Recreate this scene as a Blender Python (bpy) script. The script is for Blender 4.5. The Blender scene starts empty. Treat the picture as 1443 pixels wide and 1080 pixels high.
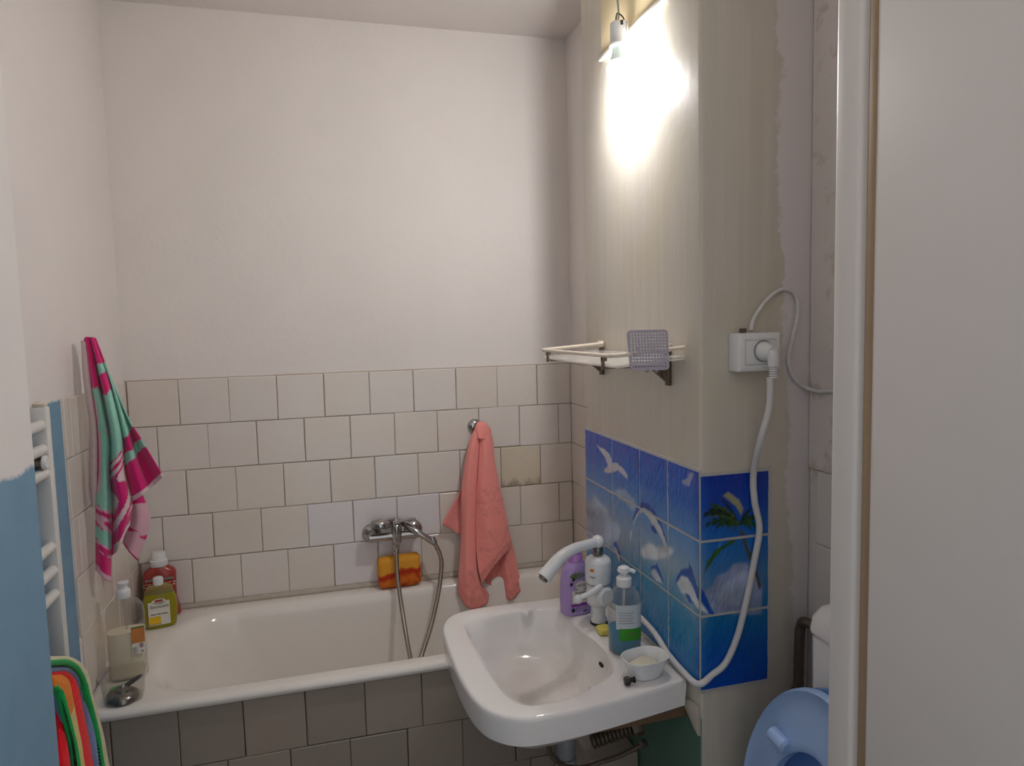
import bpy, bmesh, math, random
import numpy as np
from mathutils import Vector, Matrix, noise
random.seed(7)
sc = bpy.context.scene
PI = math.pi

# ------------------------------------------------------------------ camera
F = 982.116; YAW, PITCH, ROLL = 0.26351, -0.08420, -0.02500
CAM = np.array([0.61152, -2.45713, 1.51159])
_f = np.array([math.sin(YAW)*math.cos(PITCH), math.cos(YAW)*math.cos(PITCH), math.sin(PITCH)])
_r0 = np.array([math.cos(YAW), -math.sin(YAW), 0.0]); _u0 = np.cross(_r0, _f)
_r = _r0*math.cos(ROLL) + _u0*math.sin(ROLL); _u = -_r0*math.sin(ROLL) + _u0*math.cos(ROLL)
cd = bpy.data.cameras.new('camera'); cam = bpy.data.objects.new('camera', cd)
sc.collection.objects.link(cam)
cd.sensor_width = 36; cd.lens = F/1443*36; cd.clip_start = 0.02
cam.matrix_world = Matrix(((_r[0], _u[0], -_f[0], CAM[0]), (_r[1], _u[1], -_f[1], CAM[1]),
                           (_r[2], _u[2], -_f[2], CAM[2]), (0, 0, 0, 1)))
sc.camera = cam

# ------------------------------------------------------------------ light & exposure
w = bpy.data.worlds.new('hallway_daylight'); sc.world = w; w.use_nodes = True
w.node_tree.nodes['Background'].inputs[0].default_value = (0.94, 0.97, 1.0, 1)
w.node_tree.nodes['Background'].inputs[1].default_value = 0.6
sc.view_settings.view_transform = 'Standard'; sc.view_settings.look = 'None'
sc.view_settings.exposure = 0.42; sc.view_settings.gamma = 1.0
sc.view_settings.use_curve_mapping = False
BULB_STRENGTH = 300.0

# ------------------------------------------------------------------ measuring helpers (photo pixel + known plane -> real point)
def ray(q): return _f + _r*(q[0]-721.5)/F - _u*(q[1]-540)/F
def on(q, ax, v):
    d = ray(q); return CAM + d*((v-CAM[ax])/d[ax])
def at_x(q, v): return tuple(on(q, 0, v))
def at_y(q, v): return tuple(on(q, 1, v))
def at_z(q, v): return tuple(on(q, 2, v))

# ------------------------------------------------------------------ materials
def lin(c):
    return tuple(((v/255)/12.92 if v/255 <= .04045 else ((v/255+.055)/1.055)**2.4) for v in c)
class NT:
    def __init__(s, name):
        s.m = bpy.data.materials.new(name); s.m.use_nodes = True
        s.t = s.m.node_tree; s.b = s.t.nodes['Principled BSDF']; s.out = s.t.nodes['Material Output']
    def n(s, kind, **kw):
        nd = s.t.nodes.new(kind)
        for k, v in kw.items():
            if k.startswith('i_'):
                nd.inputs[k[2:].replace('_', ' ')].default_value = v
            else: setattr(nd, k, v)
        return nd
    def l(s, a, b): s.t.links.new(a, b)
    def mix(s, fac, a, b):
        nd = s.n('ShaderNodeMix', data_type='RGBA')
        for sock, v in ((nd.inputs[0], fac), (nd.inputs[6], a), (nd.inputs[7], b)):
            if hasattr(v, 'links') or hasattr(v, 'is_linked'): s.l(v, sock)
            else: sock.default_value = v if not isinstance(v, tuple) or len(v) == 4 else (*v, 1)
        return nd.outputs[2]
    def noise(s, scale, detail=4, vec=None, rough=.55):
        nd = s.n('ShaderNodeTexNoise'); nd.inputs['Scale'].default_value = scale
        nd.inputs['Detail'].default_value = detail; nd.inputs['Roughness'].default_value = rough
        if vec is not None: s.l(vec, nd.inputs['Vector'])
        return nd.outputs['Fac']
    def ramp(s, fac, a, b):
        nd = s.n('ShaderNodeMapRange'); s.l(fac, nd.inputs[0])
        nd.inputs[1].default_value = a; nd.inputs[2].default_value = b
        return nd.outputs[0]
    def pos(s):
        return s.n('ShaderNodeNewGeometry').outputs['Position']
    def xyz(s, v):
        nd = s.n('ShaderNodeSeparateXYZ'); s.l(v, nd.inputs[0]); return nd.outputs
    def math(s, op, a, b=0.0):
        nd = s.n('ShaderNodeMath', operation=op)
        for sock, v in ((nd.inputs[0], a), (nd.inputs[1], b)):
            if isinstance(v, (int, float)): sock.default_value = v
            else: s.l(v, sock)
        return nd.outputs[0]
    def scaled(s, v, sc3):
        nd = s.n('ShaderNodeVectorMath', operation='MULTIPLY'); s.l(v, nd.inputs[0])
        nd.inputs[1].default_value = sc3; return nd.outputs[0]
    def bump(s, h, strength=.2, dist=.002):
        nd = s.n('ShaderNodeBump'); nd.inputs['Strength'].default_value = strength
        nd.inputs['Distance'].default_value = dist; s.l(h, nd.inputs['Height'])
        s.l(nd.outputs[0], s.b.inputs['Normal'])
    def color(s, c):
        if hasattr(c, 'is_linked'): s.l(c, s.b.inputs['Base Color'])
        else: s.b.inputs['Base Color'].default_value = (*c[:3], 1)
    def set(s, rough=.5, metal=0., spec=.5, **kw):
        s.b.inputs['Roughness'].default_value = rough; s.b.inputs['Metallic'].default_value = metal
        s.b.inputs['Specular IOR Level'].default_value = spec
        for k, v in kw.items(): s.b.inputs[k.replace('_', ' ')].default_value = v
        return s
def plain(name, rgb, rough=.5, metal=0., var=.06, scale=30, bump=0., spec=.5, bscale=200, **kw):
    s = NT(name); c = lin(rgb); s.set(rough, metal, spec, **kw)
    tc = s.n('ShaderNodeTexCoord').outputs['Object']
    f = s.noise(scale, 3, tc)
    s.color(s.mix(f, tuple(v*(1-var) for v in c), tuple(min(1, v*(1+var)) for v in c)))
    if bump: s.bump(s.noise(bscale, 3, tc), bump)
    return s.m
def attr_mat(name, rough=.9, bump=0., bscale=600, spec=.3, sheen=0., wrinkle=0., coat=0.):
    s = NT(name); a = s.n('ShaderNodeAttribute', attribute_name='Col')
    s.color(a.outputs['Color']); s.set(rough, 0, spec)
    s.b.inputs['Sheen Weight'].default_value = sheen; s.b.inputs['Coat Weight'].default_value = coat
    s.b.inputs['Coat Roughness'].default_value = .12
    tc = s.n('ShaderNodeTexCoord').outputs['Object']
    if wrinkle:
        v = s.scaled(s.pos(), (14, 14, 5)); s.bump(s.noise(1.6, 5, v, .6), wrinkle, .012)
    elif bump: s.bump(s.noise(bscale, 2, tc), bump, .003)
    return s.m
def clear_mat(name, rgb, alpha=.25, rough=.12):
    s = NT(name); s.color(lin(rgb)); s.set(rough, 0, .6)
    tr = s.n('ShaderNodeBsdfTransparent'); tr.inputs[0].default_value = (*[v**.35 for v in lin(rgb)], 1)
    fr = s.n('ShaderNodeLayerWeight'); fr.inputs['Blend'].default_value = .35
    fac = s.math('ADD', s.math('MULTIPLY', fr.outputs['Facing'], .32), alpha)
    fac = s.math('MINIMUM', fac, 1.0)
    mx = s.n('ShaderNodeMixShader'); s.l(fac, mx.inputs[0]); s.l(tr.outputs[0], mx.inputs[1]); s.l(s.b.outputs[0], mx.inputs[2])
    s.l(mx.outputs[0], s.out.inputs['Surface'])
    return s.m

def wall_mat(name, base, blue=None, grout=None, stain=.1, extra=None, rough=.75):
    """painted plaster; blue=(axis, below, z) dado; grout below z"""
    s = NT(name); s.set(rough, 0, .35); p = s.pos(); x, y, z = s.xyz(p)
    f1 = s.noise(2.2, 5, p); f2 = s.noise(14, 4, p)
    c = lin(base)
    col = s.mix(s.ramp(f1, .35, .7), tuple(v*(1-stain*.5) for v in c), c)
    col = s.mix(s.math('MULTIPLY', s.ramp(f2, .55, .8), .35), col, tuple(v*q for v, q in zip(c, (.97, .93, .86))))
    if grout:
        col = s.mix(s.ramp(z, grout+.002, grout-.002), col, lin((180, 158, 140)))
    if blue:
        axis, lim, zz = blue
        wob = s.math('MULTIPLY', s.math('SUBTRACT', s.noise(40, 4, p), .5), .022)
        f = s.ramp(s.math('ADD', z, wob), zz+.003, zz-.003)
        if axis is not None:
            f = s.math('MULTIPLY', f, s.ramp((x, y, z)[axis], lim+.002, lim-.002))
        bl = s.mix(s.ramp(f2, .3, .7), lin((118, 154, 180)), lin((128, 163, 188)))
        col = s.mix(f, col, bl)
    if extra: col = extra(s, p, x, y, z, col)
    s.color(col); s.bump(s.noise(55, 5, p), .09 if rough < .5 else .2, .004)
    return s.m

def pillar_extra(s, p, x, y, z, col):
    v = s.scaled(p, (60, 60, 2.2)); st = s.noise(1.0, 4, v)
    col = s.mix(s.math('MULTIPLY', s.ramp(st, .45, .75), .20), col, lin((236, 228, 218)))
    blot = s.noise(5, 4, p)
    col = s.mix(s.math('MULTIPLY', s.ramp(blot, .52, .68), .3), col, lin((202, 192, 156)))
    # white filler patch at the right end of the front face, ragged edge
    wob = s.math('MULTIPLY', s.math('SUBTRACT', s.noise(11, 7, p, .72), .5), .10)
    lean = s.math('MULTIPLY', s.math('SUBTRACT', z, 1.5), -.045)
    edge = s.math('ADD', s.math('ADD', x, wob), s.math('MULTIPLY', lean, -1))
    col = s.mix(s.ramp(edge, 1.518, 1.526), col, lin((224, 217, 217)))
    # old green oil paint low on the side face
    wg = s.math('MULTIPLY', s.math('SUBTRACT', s.noise(18, 5, p), .5), .05)
    g = s.ramp(s.math('ADD', z, wg), .690, .684)
    g = s.math('MULTIPLY', g, s.ramp(x, 1.334, 1.3305))
    col = s.mix(g, col, lin((92, 128, 110)))
    return col
def niche_extra(s, p, x, y, z, col):
    f = s.noise(22, 5, p)
    return s.mix(s.math('MULTIPLY', s.ramp(f, .56, .7), .5), col, lin((176, 160, 132)))

M = {}
M['white_wall'] = wall_mat('white_plaster', (240, 233, 228), grout=1.362)
M['left_wall'] = wall_mat('white_plaster_blue_strip', (240, 233, 230), blue=(1, -.558, 1.356))
M['near_wall'] = wall_mat('white_plaster_blue_dado', (240, 234, 231), blue=(None, 0, 1.36))
M['ceiling'] = wall_mat('ceiling_paint', (234, 227, 223))
M['pillar'] = wall_mat('cream_oil_paint', (207, 200, 187), extra=pillar_extra, rough=.38)
M['niche'] = wall_mat('patched_plaster', (224, 216, 210), extra=niche_extra)
M['floor'] = plain('floor_brown', (166, 150, 134), .6)
def tile_mat(name, rgb, warm=.5, mould=False):
    s = NT(name); s.set(.22, 0, .5); p = s.pos(); x, y, z = s.xyz(p); c = lin(rgb)
    f1 = s.noise(6, 5, p); f2 = s.noise(40, 4, p)
    col = s.mix(s.math('MULTIPLY', s.ramp(f1, .4, .7), warm), c, tuple(v*q for v, q in zip(c, (.97, .91, .82))))
    col = s.mix(s.math('MULTIPLY', s.ramp(f2, .5, .8), .18), col, tuple(v*.82 for v in c))
    if mould:
        g = s.math('ADD', s.math('MULTIPLY', s.noise(60, 5, s.scaled(p, (1, 1, .35))), .09), z)
        col = s.mix(s.math('MULTIPLY', s.ramp(g, .985, .955), .55), col, lin((96, 88, 62)))
    s.color(col); s.bump(s.noise(9, 3, p), .08, .004)
    return s.m
M['tiles'] = [tile_mat('tile_cream', (230, 222, 214), .35), tile_mat('tile_warm', (229, 220, 211), .45), tile_mat('tile_pale', (230, 223, 217), .3)]
M['tile_new'] = tile_mat('tile_new_white', (232, 227, 228), .05)
M['tile_mould'] = tile_mat('tile_mouldy', (224, 213, 194), .6, True)
M['tiles_apron'] = [tile_mat('tile_apron_a', (168, 156, 146)), tile_mat('tile_apron_b', (160, 149, 140), .3)]
M['grout_apron'] = plain('grout_dark', (84, 62, 46), .9)
def enamel_mat():
    s = NT('white_enamel'); s.set(.13, 0, .5); p = s.pos(); x, y, z = s.xyz(p); c = lin((240, 234, 227))
    f = s.math('MULTIPLY', s.ramp(s.noise(26, 5, p, .65), .57, .70), s.ramp(y, -.055, -.02))
    s.color(s.mix(s.math('MULTIPLY', f, .7), c, lin((196, 146, 96)))); return s.m
M['enamel'] = enamel_mat()
M['ceramic'] = plain('white_ceramic', (236, 232, 230), .1, var=.02, scale=6)
def basin_mat():
    s = NT('basin_ceramic'); s.set(.1, 0, .5); p = s.pos(); x, y, z = s.xyz(p)
    c = lin((238, 233, 230))
    f = s.math('MULTIPLY', s.ramp(z, .70, .615), s.ramp(s.noise(11, 4, p), .38, .62))
    s.color(s.mix(s.math('MULTIPLY', f, .28), c, lin((176, 152, 116)))); return s.m
M['basin'] = basin_mat()
M['chrome'] = plain('chrome', (178, 176, 174), .17, 1, var=.02)
M['hose'] = plain('metal_hose', (170, 160, 148), .3, 1, var=.1)
M['white_plastic'] = plain('white_plastic', (230, 230, 230), .25, var=.02)
M['white_cable'] = plain('white_cable', (218, 215, 214), .4, var=.03)
M['white_metal'] = plain('radiator_enamel', (225, 222, 218), .3, var=.02)
M['beige_metal'] = plain('aged_bracket_metal', (112, 100, 88), .35, .8)
M['grey_plastic'] = plain('grey_plastic', (168, 160, 172), .45, var=.03)

M['rail_cream'] = plain('rail_cream', (224, 210, 192), .3, var=.03)
M['black'] = plain('black_plastic', (24, 20, 18), .4)
M['dark'] = plain('dark_recess', (40, 34, 30), .8)
M['rust'] = plain('dark_pipe_metal', (104, 90, 78), .5, .5, var=.25, scale=60, bump=.3)
M['pvc'] = plain('grey_pvc', (150, 152, 156), .4)
M['wood'] = plain('damp_wood', (116, 92, 68), .8, var=.3, scale=25, bump=.3)
M['plaster'] = plain('rough_filler', (190, 180, 166), .95, var=.15, scale=40, bump=.8, bscale=60)
M['door_white'] = plain('door_gloss_paint', (224, 217, 212), .5, var=.04, scale=4, bump=.05, bscale=40)
M['door_groove'] = plain('door_groove_shade', (172, 146, 116), .6, var=.1)  # brown stands in for the shadow inside the rebate
M['vent_panel'] = plain('vent_panel_cream', (226, 208, 166), .5)
M['seat_blue'] = plain('light_blue_plastic', (158, 188, 232), .25, var=.02)
M['seat_blue_shaded'] = plain('blue_lid_shaded', (108, 150, 218), .3, var=.02)  # shade behind the seat opening is painted in as a darker blue
M['sponge'] = None
M['lilac'] = plain('lilac_plastic', (178, 150, 206), .35, var=.04)
M['lilac_cap'] = plain('lilac_cap', (184, 132, 206), .3)
M['red_bottle'] = plain('red_mouthwash', (184, 70, 62), .2, var=.05, Transmission_Weight=.25)
M['yellow_soap'] = plain('yellow_green_liquid', (176, 168, 24), .15, var=.06, Transmission_Weight=.35)
M['yellow_clear'] = clear_mat('yellowish_clear_plastic', (196, 186, 120), .3)
M['clear'] = clear_mat('clear_plastic', (232, 228, 220), .05)
M['shelf_white'] = clear_mat('shelf_frosted_glass', (240, 236, 230), .26)
M['box_clear'] = clear_mat('clear_box_plastic', (232, 229, 224), .03)
M['cream_liquid'] = plain('cream_liquid', (238, 228, 204), .25, var=.04)
M['blue_liquid'] = plain('blue_liquid', (10, 146, 190), .15, var=.08, Transmission_Weight=.25)
M['paper'] = plain('paper_label', (226, 222, 210), .5, var=.02)
M['label_grey'] = plain('label_translucent', (196, 202, 206), .4, var=.02)
M['label_orange'] = plain('label_orange', (206, 130, 62), .5, var=.25, scale=45)
M['label_yellow'] = plain('label_yellow', (232, 186, 20), .5, var=.12, scale=60)
M['label_red'] = plain('label_red', (176, 30, 28), .5)
M['label_green'] = plain('label_green', (56, 150, 30), .45, var=.12)
M['label_purple'] = plain('label_purple', (142, 60, 158), .5)
M['label_pink'] = plain('label_pink', (206, 120, 160), .5)
M['label_grey2'] = plain('label_grey_band', (150, 130, 130), .5)
M['ink'] = plain('ink_dark', (40, 30, 54), .6)
M['ink_black'] = plain('ink_black', (24, 22, 20), .6)
M['ink_grey'] = plain('ink_grey', (140, 142, 146), .6)
M['ink_orange'] = plain('ink_orange', (226, 120, 40), .6)
M['leaf'] = plain('leaf_print', (92, 120, 60), .6)
M['soap'] = plain('cream_soap', (226, 216, 196), .45, var=.03)
M['yellow'] = plain('yellow_soap_bit', (222, 206, 96), .6, bump=.3)
M['green'] = plain('green_plastic', (60, 170, 80), .4)
M['steel'] = plain('brushed_steel', (130, 124, 116), .25, .9)
M['film_back'] = plain('silver_film', (200, 198, 194), .3, .15)
M['print'] = attr_mat('glossy_printed_film', .22, wrinkle=.5, spec=.5, coat=0)
M['towel'] = attr_mat('terry_cloth', .95, .55, 420, .1, .25)
M['mat'] = attr_mat('rainbow_pile', .95, .6, 300, .1, .2)
M['stitch'] = plain('black_thread', (20, 22, 22), .8)
def sponge_mat():
    s = NT('sponge_foam'); s.set(.9, 0, .2); tc = s.n('ShaderNodeTexCoord').outputs['Object']
    f = s.noise(14, 3, tc); x, y, z = s.xyz(tc)
    band = s.math('ADD', s.math('SUBTRACT', z, s.math('MULTIPLY', x, .22)), s.math('MULTIPLY', s.math('SUBTRACT', f, .5), .085))
    col = s.mix(s.ramp(band, .030, .066), lin((222, 118, 44)), lin((234, 164, 60)))
    b2 = s.math('MULTIPLY', s.ramp(band, .030, .042), s.ramp(band, .064, .054))
    col = s.mix(b2, col, lin((190, 58, 34)))
    col = s.mix(s.math('MULTIPLY', s.ramp(f, .58, .66), s.ramp(band, .05, .03)), col, lin((176, 52, 20)))
    s.color(col); s.bump(s.noise(160, 3, tc), .7, .004); return s.m
M['sponge'] = sponge_mat()
def bulb_mat():
    s = NT('bulb_glow'); s.color((1, 1, 1)); s.b.inputs['Emission Color'].default_value = (1, .988, .98, 1)
    s.b.inputs['Emission Strength'].default_value = BULB_STRENGTH; return s.m
M['bulb'] = bulb_mat()

# ------------------------------------------------------------------ geometry
class G:
    def __init__(s): s.v = []; s.f = []; s.c = None
    def add(s, v, f, c=None):
        o = len(s.v); s.v += [tuple(map(float, p)) for p in v]; s.f += [tuple(i+o for i in q) for q in f]
        if c is not None: s.c = (s.c or []) + list(c)
        return s
    def box(s, lo, hi, bev=0., seg=2):
        bm = bmesh.new(); bmesh.ops.create_cube(bm, size=1)
        for q in bm.verts: q.co = Vector([lo[i]+(q.co[i]+.5)*(hi[i]-lo[i]) for i in range(3)])
        if bev: bmesh.ops.bevel(bm, geom=bm.edges[:], offset=bev, segments=seg, affect='EDGES', profile=.5)
        return s.bm(bm)
    def bm(s, bm, mat=None):
        bm.verts.index_update()
        s.add([(mat @ q.co if mat else q.co)[:] for q in bm.verts], [[q.index for q in f.verts] for f in bm.faces]); bm.free(); return s
    def loft(s, rings, cap0=True, cap1=True, closed=True):
        n = len(rings[0]); v = [p for r in rings for p in r]; f = []
        for k in range(len(rings)-1):
            for i in range(n if closed else n-1):
                j = (i+1) % n; f.append((k*n+i, k*n+j, (k+1)*n+j, (k+1)*n+i))
        if cap0: f.append(tuple(reversed(range(n))))
        if cap1: f.append(tuple(range((len(rings)-1)*n, len(rings)*n)))
        return s.add(v, f)
    def lathe(s, c, prof, n=24, axis=(0, 0, 1), cap0=True, cap1=True):
        z = Vector(axis).normalized(); a = Vector((1, 0, 0)) if abs(z.x) < .8 else Vector((0, 1, 0))
        x = a.cross(z).normalized(); y = z.cross(x); c = Vector(c)
        return s.loft([[c+z*h+(x*math.cos(2*PI*i/n)+y*math.sin(2*PI*i/n))*max(r, 1e-5) for i in range(n)] for r, h in prof], cap0, cap1)
    def tube(s, pts, r, n=10, smooth=6, cap=True):
        P = spline(pts, smooth) if smooth else [Vector(p) for p in pts]
        m = len(P); rad = r if callable(r) else (lambda t: r)
        rings = []; prev = None
        for k, p in enumerate(P):
            t = (P[min(k+1, m-1)]-P[max(k-1, 0)]).normalized()
            if prev is None:
                a = Vector((0, 0, 1)) if abs(t.z) < .9 else Vector((1, 0, 0)); u = t.cross(a).normalized()
            else: u = (prev - t*prev.dot(t)).normalized()
            prev = u; b = t.cross(u); q = rad(k/(m-1))
            rings.append([p+(u*math.cos(2*PI*i/n)+b*math.sin(2*PI*i/n))*q for i in range(n)])
        return s.loft(rings, cap, cap)
    def sphere(s, c, r, n=16, m=10, sc3=(1, 1, 1)):
        rings = [[(c[0]+r*sc3[0]*math.sin(PI*k/m)*math.cos(2*PI*i/n), c[1]+r*sc3[1]*math.sin(PI*k/m)*math.sin(2*PI*i/n), c[2]-r*sc3[2]*math.cos(PI*k/m)) for i in range(n)] for k in range(1, m)]
        return s.loft(rings)
def cr(p0, p1, p2, p3, t):
    return .5*((2*p1)+(-p0+p2)*t+(2*p0-5*p1+4*p2-p3)*t*t+(-p0+3*p1-3*p2+p3)*t**3)
def spline(pts, k):
    P = [Vector(p) for p in pts]; out = []
    if len(P) < 3: 
        return [P[0].lerp(P[-1], i/(k*2)) for i in range(k*2+1)]
    for i in range(len(P)-1):
        a = P[i-1] if i else P[0]*2-P[1]; d = P[i+2] if i+2 < len(P) else P[-1]*2-P[-2]
        for j in range(k): out.append(cr(a, P[i], P[i+1], d, j/k))
    out.append(P[-1]); return out
def resample(pts, n, k=8):
    P = np.array([p[:] for p in spline(pts, k)]); d = np.r_[0, np.cumsum(np.linalg.norm(np.diff(P, axis=0), axis=1))]
    t = np.linspace(0, d[-1], n); return np.stack([np.interp(t, d, P[:, i]) for i in range(3)], 1)
def patch(g, cols, nu, nv, colf, wob=0.):
    """cloth from column curves: cols across, nv samples down each"""
    C = np.array([resample(c, nv) for c in cols]); rows = []
    K = len(C)
    if K == 2: C = np.array([C[0], (C[0]+C[1])/2, C[1]]); K = 3
    U = np.linspace(0, K-1, nu); v = []; cc = []
    for j in range(nv):
        P = [Vector(C[k, j]) for k in range(K)]
        for u in U:
            i = min(int(u), K-2); a = P[i-1] if i else P[0]*2-P[1]; d = P[i+2] if i+2 < K else P[-1]*2-P[-2]
            q = cr(a, P[i], P[i+1], d, u-i); s_, t_ = u/(K-1), j/(nv-1)
            if wob: q = q + Vector((0, 1, 0))*wob*noise.noise(Vector((s_*3.1, t_*5, K)))
            v.append(q[:]); cc.append(colf(s_, t_, q))
    f = [(j*nu+i, j*nu+i+1, (j+1)*nu+i+1, (j+1)*nu+i) for j in range(nv-1) for i in range(nu-1)]
    g.add(v, f, cc)
def obj(name, g, mat, parent=None, ang=40, **props):
    me = bpy.data.meshes.new(name); off = np.array(parent.matrix_basis.translation[:]) if parent else np.zeros(3)
    if parent and parent.parent: off = off + np.array(parent.parent.matrix_basis.translation[:])
    v = g.v if not parent else [tuple(np.array(p)-off) for p in g.v]
    me.from_pydata(v, [], g.f); me.validate()
    bm = bmesh.new(); bm.from_mesh(me)
    if g.c is None: bmesh.ops.recalc_face_normals(bm, faces=bm.faces[:])
    bm.to_mesh(me); bm.free()
    if g.c is not None:
        a = me.color_attributes.new('Col', 'FLOAT_COLOR', 'POINT')
        a.data.foreach_set('color', np.array([(*c, 1) for c in g.c], dtype=np.float32).ravel())
    me.materials.append(mat)
    me.shade_smooth(); me.set_sharp_from_angle(angle=math.radians(ang))
    o = bpy.data.objects.new(name, me); sc.collection.objects.link(o)
    if parent: o.parent = parent
    for k, v2 in props.items(): o[k] = v2
    return o
def thing(name, label, cat, loc, group=None):
    o = bpy.data.objects.new(name, None); sc.collection.objects.link(o); o.location = loc; o.empty_display_size = .05
    o['label'] = label; o['category'] = cat
    if group: o['group'] = group
    return o
def tag(o, label, cat): o['label'] = label; o['category'] = cat; return o
def struct(name, g, mat, parent=None, **kw): return obj(name, g, mat, parent, kind='structure', **kw)
def text(name, body, size, fn, mat, parent, shear=0., align='CENTER'):
    """lettering; fn maps (u, v) on the label to a point"""
    cu = bpy.data.curves.new('t', 'FONT'); cu.body = body; cu.size = size; cu.align_x = align; cu.shear = shear; cu.resolution_u = 3
    t = bpy.data.objects.new('t', cu); sc.collection.objects.link(t)
    dg = bpy.context.evaluated_depsgraph_get(); ev = t.evaluated_get(dg); me = ev.to_mesh()
    g = G(); g.add([fn(v.co.x, v.co.y) for v in me.vertices], [tuple(p.vertices) for p in me.polygons]); ev.to_mesh_clear()
    bpy.data.objects.remove(t); bpy.data.curves.remove(cu)
    return obj(name, g, mat, parent)
def flat(fn, u0, v0, u1, v1, nu=6, nv=2):
    g = G(); g.add([fn(u0+(u1-u0)*i/nu, v0+(v1-v0)*j/nv) for j in range(nv+1) for i in range(nu+1)],
                   [(j*(nu+1)+i, j*(nu+1)+i+1, (j+1)*(nu+1)+i+1, (j+1)*(nu+1)+i) for j in range(nv) for i in range(nu)]); return g
def disc(fn, cu, cv, ru, rv, n=20):
    g = G(); g.add([fn(cu, cv)]+[fn(cu+ru*math.cos(2*PI*i/n), cv+rv*math.sin(2*PI*i/n)) for i in range(n)], [(0, i+1, (i+1) % n+1) for i in range(n)]); return g
def ring_se(c, rx, ry, z, e=2., yaw=0., n=40):
    out = []
    for i in range(n):
        a = 2*PI*i/n; ca, sa = math.cos(a), math.sin(a)
        x = rx*math.copysign(abs(ca)**(2/e), ca); y = ry*math.copysign(abs(sa)**(2/e), sa)
        out.append((c[0]+x*math.cos(yaw)-y*math.sin(yaw), c[1]+x*math.sin(yaw)+y*math.cos(yaw), z))
    return out
def ring_rr(x0, x1, y0, y1, z, rads, k=8):
    """rounded rectangle ring; rads = radii at (x1,y1),(x0,y1),(x0,y0),(x1,y0)"""
    out = []
    for q, (cx, cy, r) in enumerate(((x1, y1, rads[0]), (x0, y1, rads[1]), (x0, y0, rads[2]), (x1, y0, rads[3]))):
        sx = -1 if cx == x1 else 1; sy = -1 if cy == y1 else 1
        for i in range(k+1):
            a = PI/2*q + PI/2*i/k
            out.append((cx+sx*r+r*math.cos(a), cy+sy*r+r*math.sin(a), z))
    return out

# ================================================================== SETTING
ZC = 2.53; PX = 1.33; PY0 = -.605; PY1 = -1.227; NX = 1.588
struct('floor', G().box((-1.2, -4.2, -.1), (2.2, .1, 0)), M['floor'])
struct('ceiling', G().box((-.2, -2.1, ZC), (1.8, .2, ZC+.1)), M['ceiling'])
wb = struct('wall_back', G().box((-.1, .005, 0), (1.6, .1, ZC)), M['white_wall'])
wl = struct('wall_left', G().box((-.1, -1.533, 0), (-.005, .005, ZC)), M['left_wall'])
wr = struct('wall_right', G().box((1.508, PY0, 0), (1.6, .005, ZC)), M['white_wall'])
wp = struct('wall_pillar', G().box((PX, PY1, 0), (NX, PY0, ZC), .006, 3), M['pillar'])
wn = struct('wall_toilet_side', G().box((NX, -1.75, 0), (NX+.1, PY0, ZC)), M['niche'])
struct('wall_front_left', G().box((-.1, -2.7, 0), (.281, -1.533, ZC), .004, 2), M['near_wall'])
struct('wall_front_right', G().box((1.30, -1.86, 0), (NX+.1, -1.705, ZC)), M['white_wall'])
# thicker plaster at the top of the toilet wall and the square panels below it
struct('trim_1', G().box((NX-.006, -1.70, 1.196), (NX, PY1, ZC-.0), .002, 1), M['niche'])
_tm = {}
def tile_mesh(wd, ht, th):
    k = (round(wd, 4), round(ht, 4), th)
    if k not in _tm:
        me = bpy.data.meshes.new('tile'); b = .0022; a, c = wd/2, ht/2
        v = [(-a, 0, -c), (a, 0, -c), (a, 0, c), (-a, 0, c), (-a, -th+b*.7, -c), (a, -th+b*.7, -c), (a, -th+b*.7, c), (-a, -th+b*.7, c),
             (-a+b, -th, -c+b), (a-b, -th, -c+b), (a-b, -th, c-b), (-a+b, -th, c-b)]
        f = [(8, 9, 10, 11)]
        for i in range(4):
            j = (i+1) % 4; f += [(i, j, j+4, i+4), (i+4, j+4, j+8, i+8)]
        me.from_pydata(v, [], f); _tm[k] = me
    return _tm[k]
def tile(parent, cx, cy, cz, wd, ht, th, rz, mat):
    base = tile_mesh(wd, ht, th); key = (base.name, mat.name)
    if key not in _tm:
        m2 = base.copy(); m2.materials.append(mat); m2.name = 'tile'; _tm[key] = m2
    o = bpy.data.objects.new('tile', _tm[key]); sc.collection.objects.link(o); o.parent = parent
    o.location = (cx+random.gauss(0, .0004), cy, cz+random.gauss(0, .0005)); o.rotation_euler = (random.gauss(0, .004), random.gauss(0, .004), rz+random.gauss(0, .004))
    return o
TP = .1522; RP = .1495; GAP = .0022
def tile_run(parent, axis, const, lo, hi, off, z0, ht, pick, rz, th=.006, r=0):
    a = off
    while a > lo: a -= TP
    k = 0
    while a < hi:
        b0, b1 = max(a, lo), min(a+TP, hi)
        if b1-b0 > .02:
            wd = b1-b0-GAP; c = (b0+b1)/2
            p = (c, const, z0-ht/2) if axis == 0 else (const, c, z0-ht/2)
            tile(parent, p[0], p[1], p[2], wd, ht-GAP, th, rz, pick(r, c))
        a += TP; k += 1
def pick_back(r, c):
    if r == 3 and .539 < c < .99: return M['tile_new']
    if r == 4 and .62 < c < .92: return M['tile_new']
    if r == 2 and 1.22 < c < 1.37: return M['tile_mould']
    return random.choice(M['tiles']) if c < 1.15 or r < 2 else M['tiles'][1]
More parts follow.
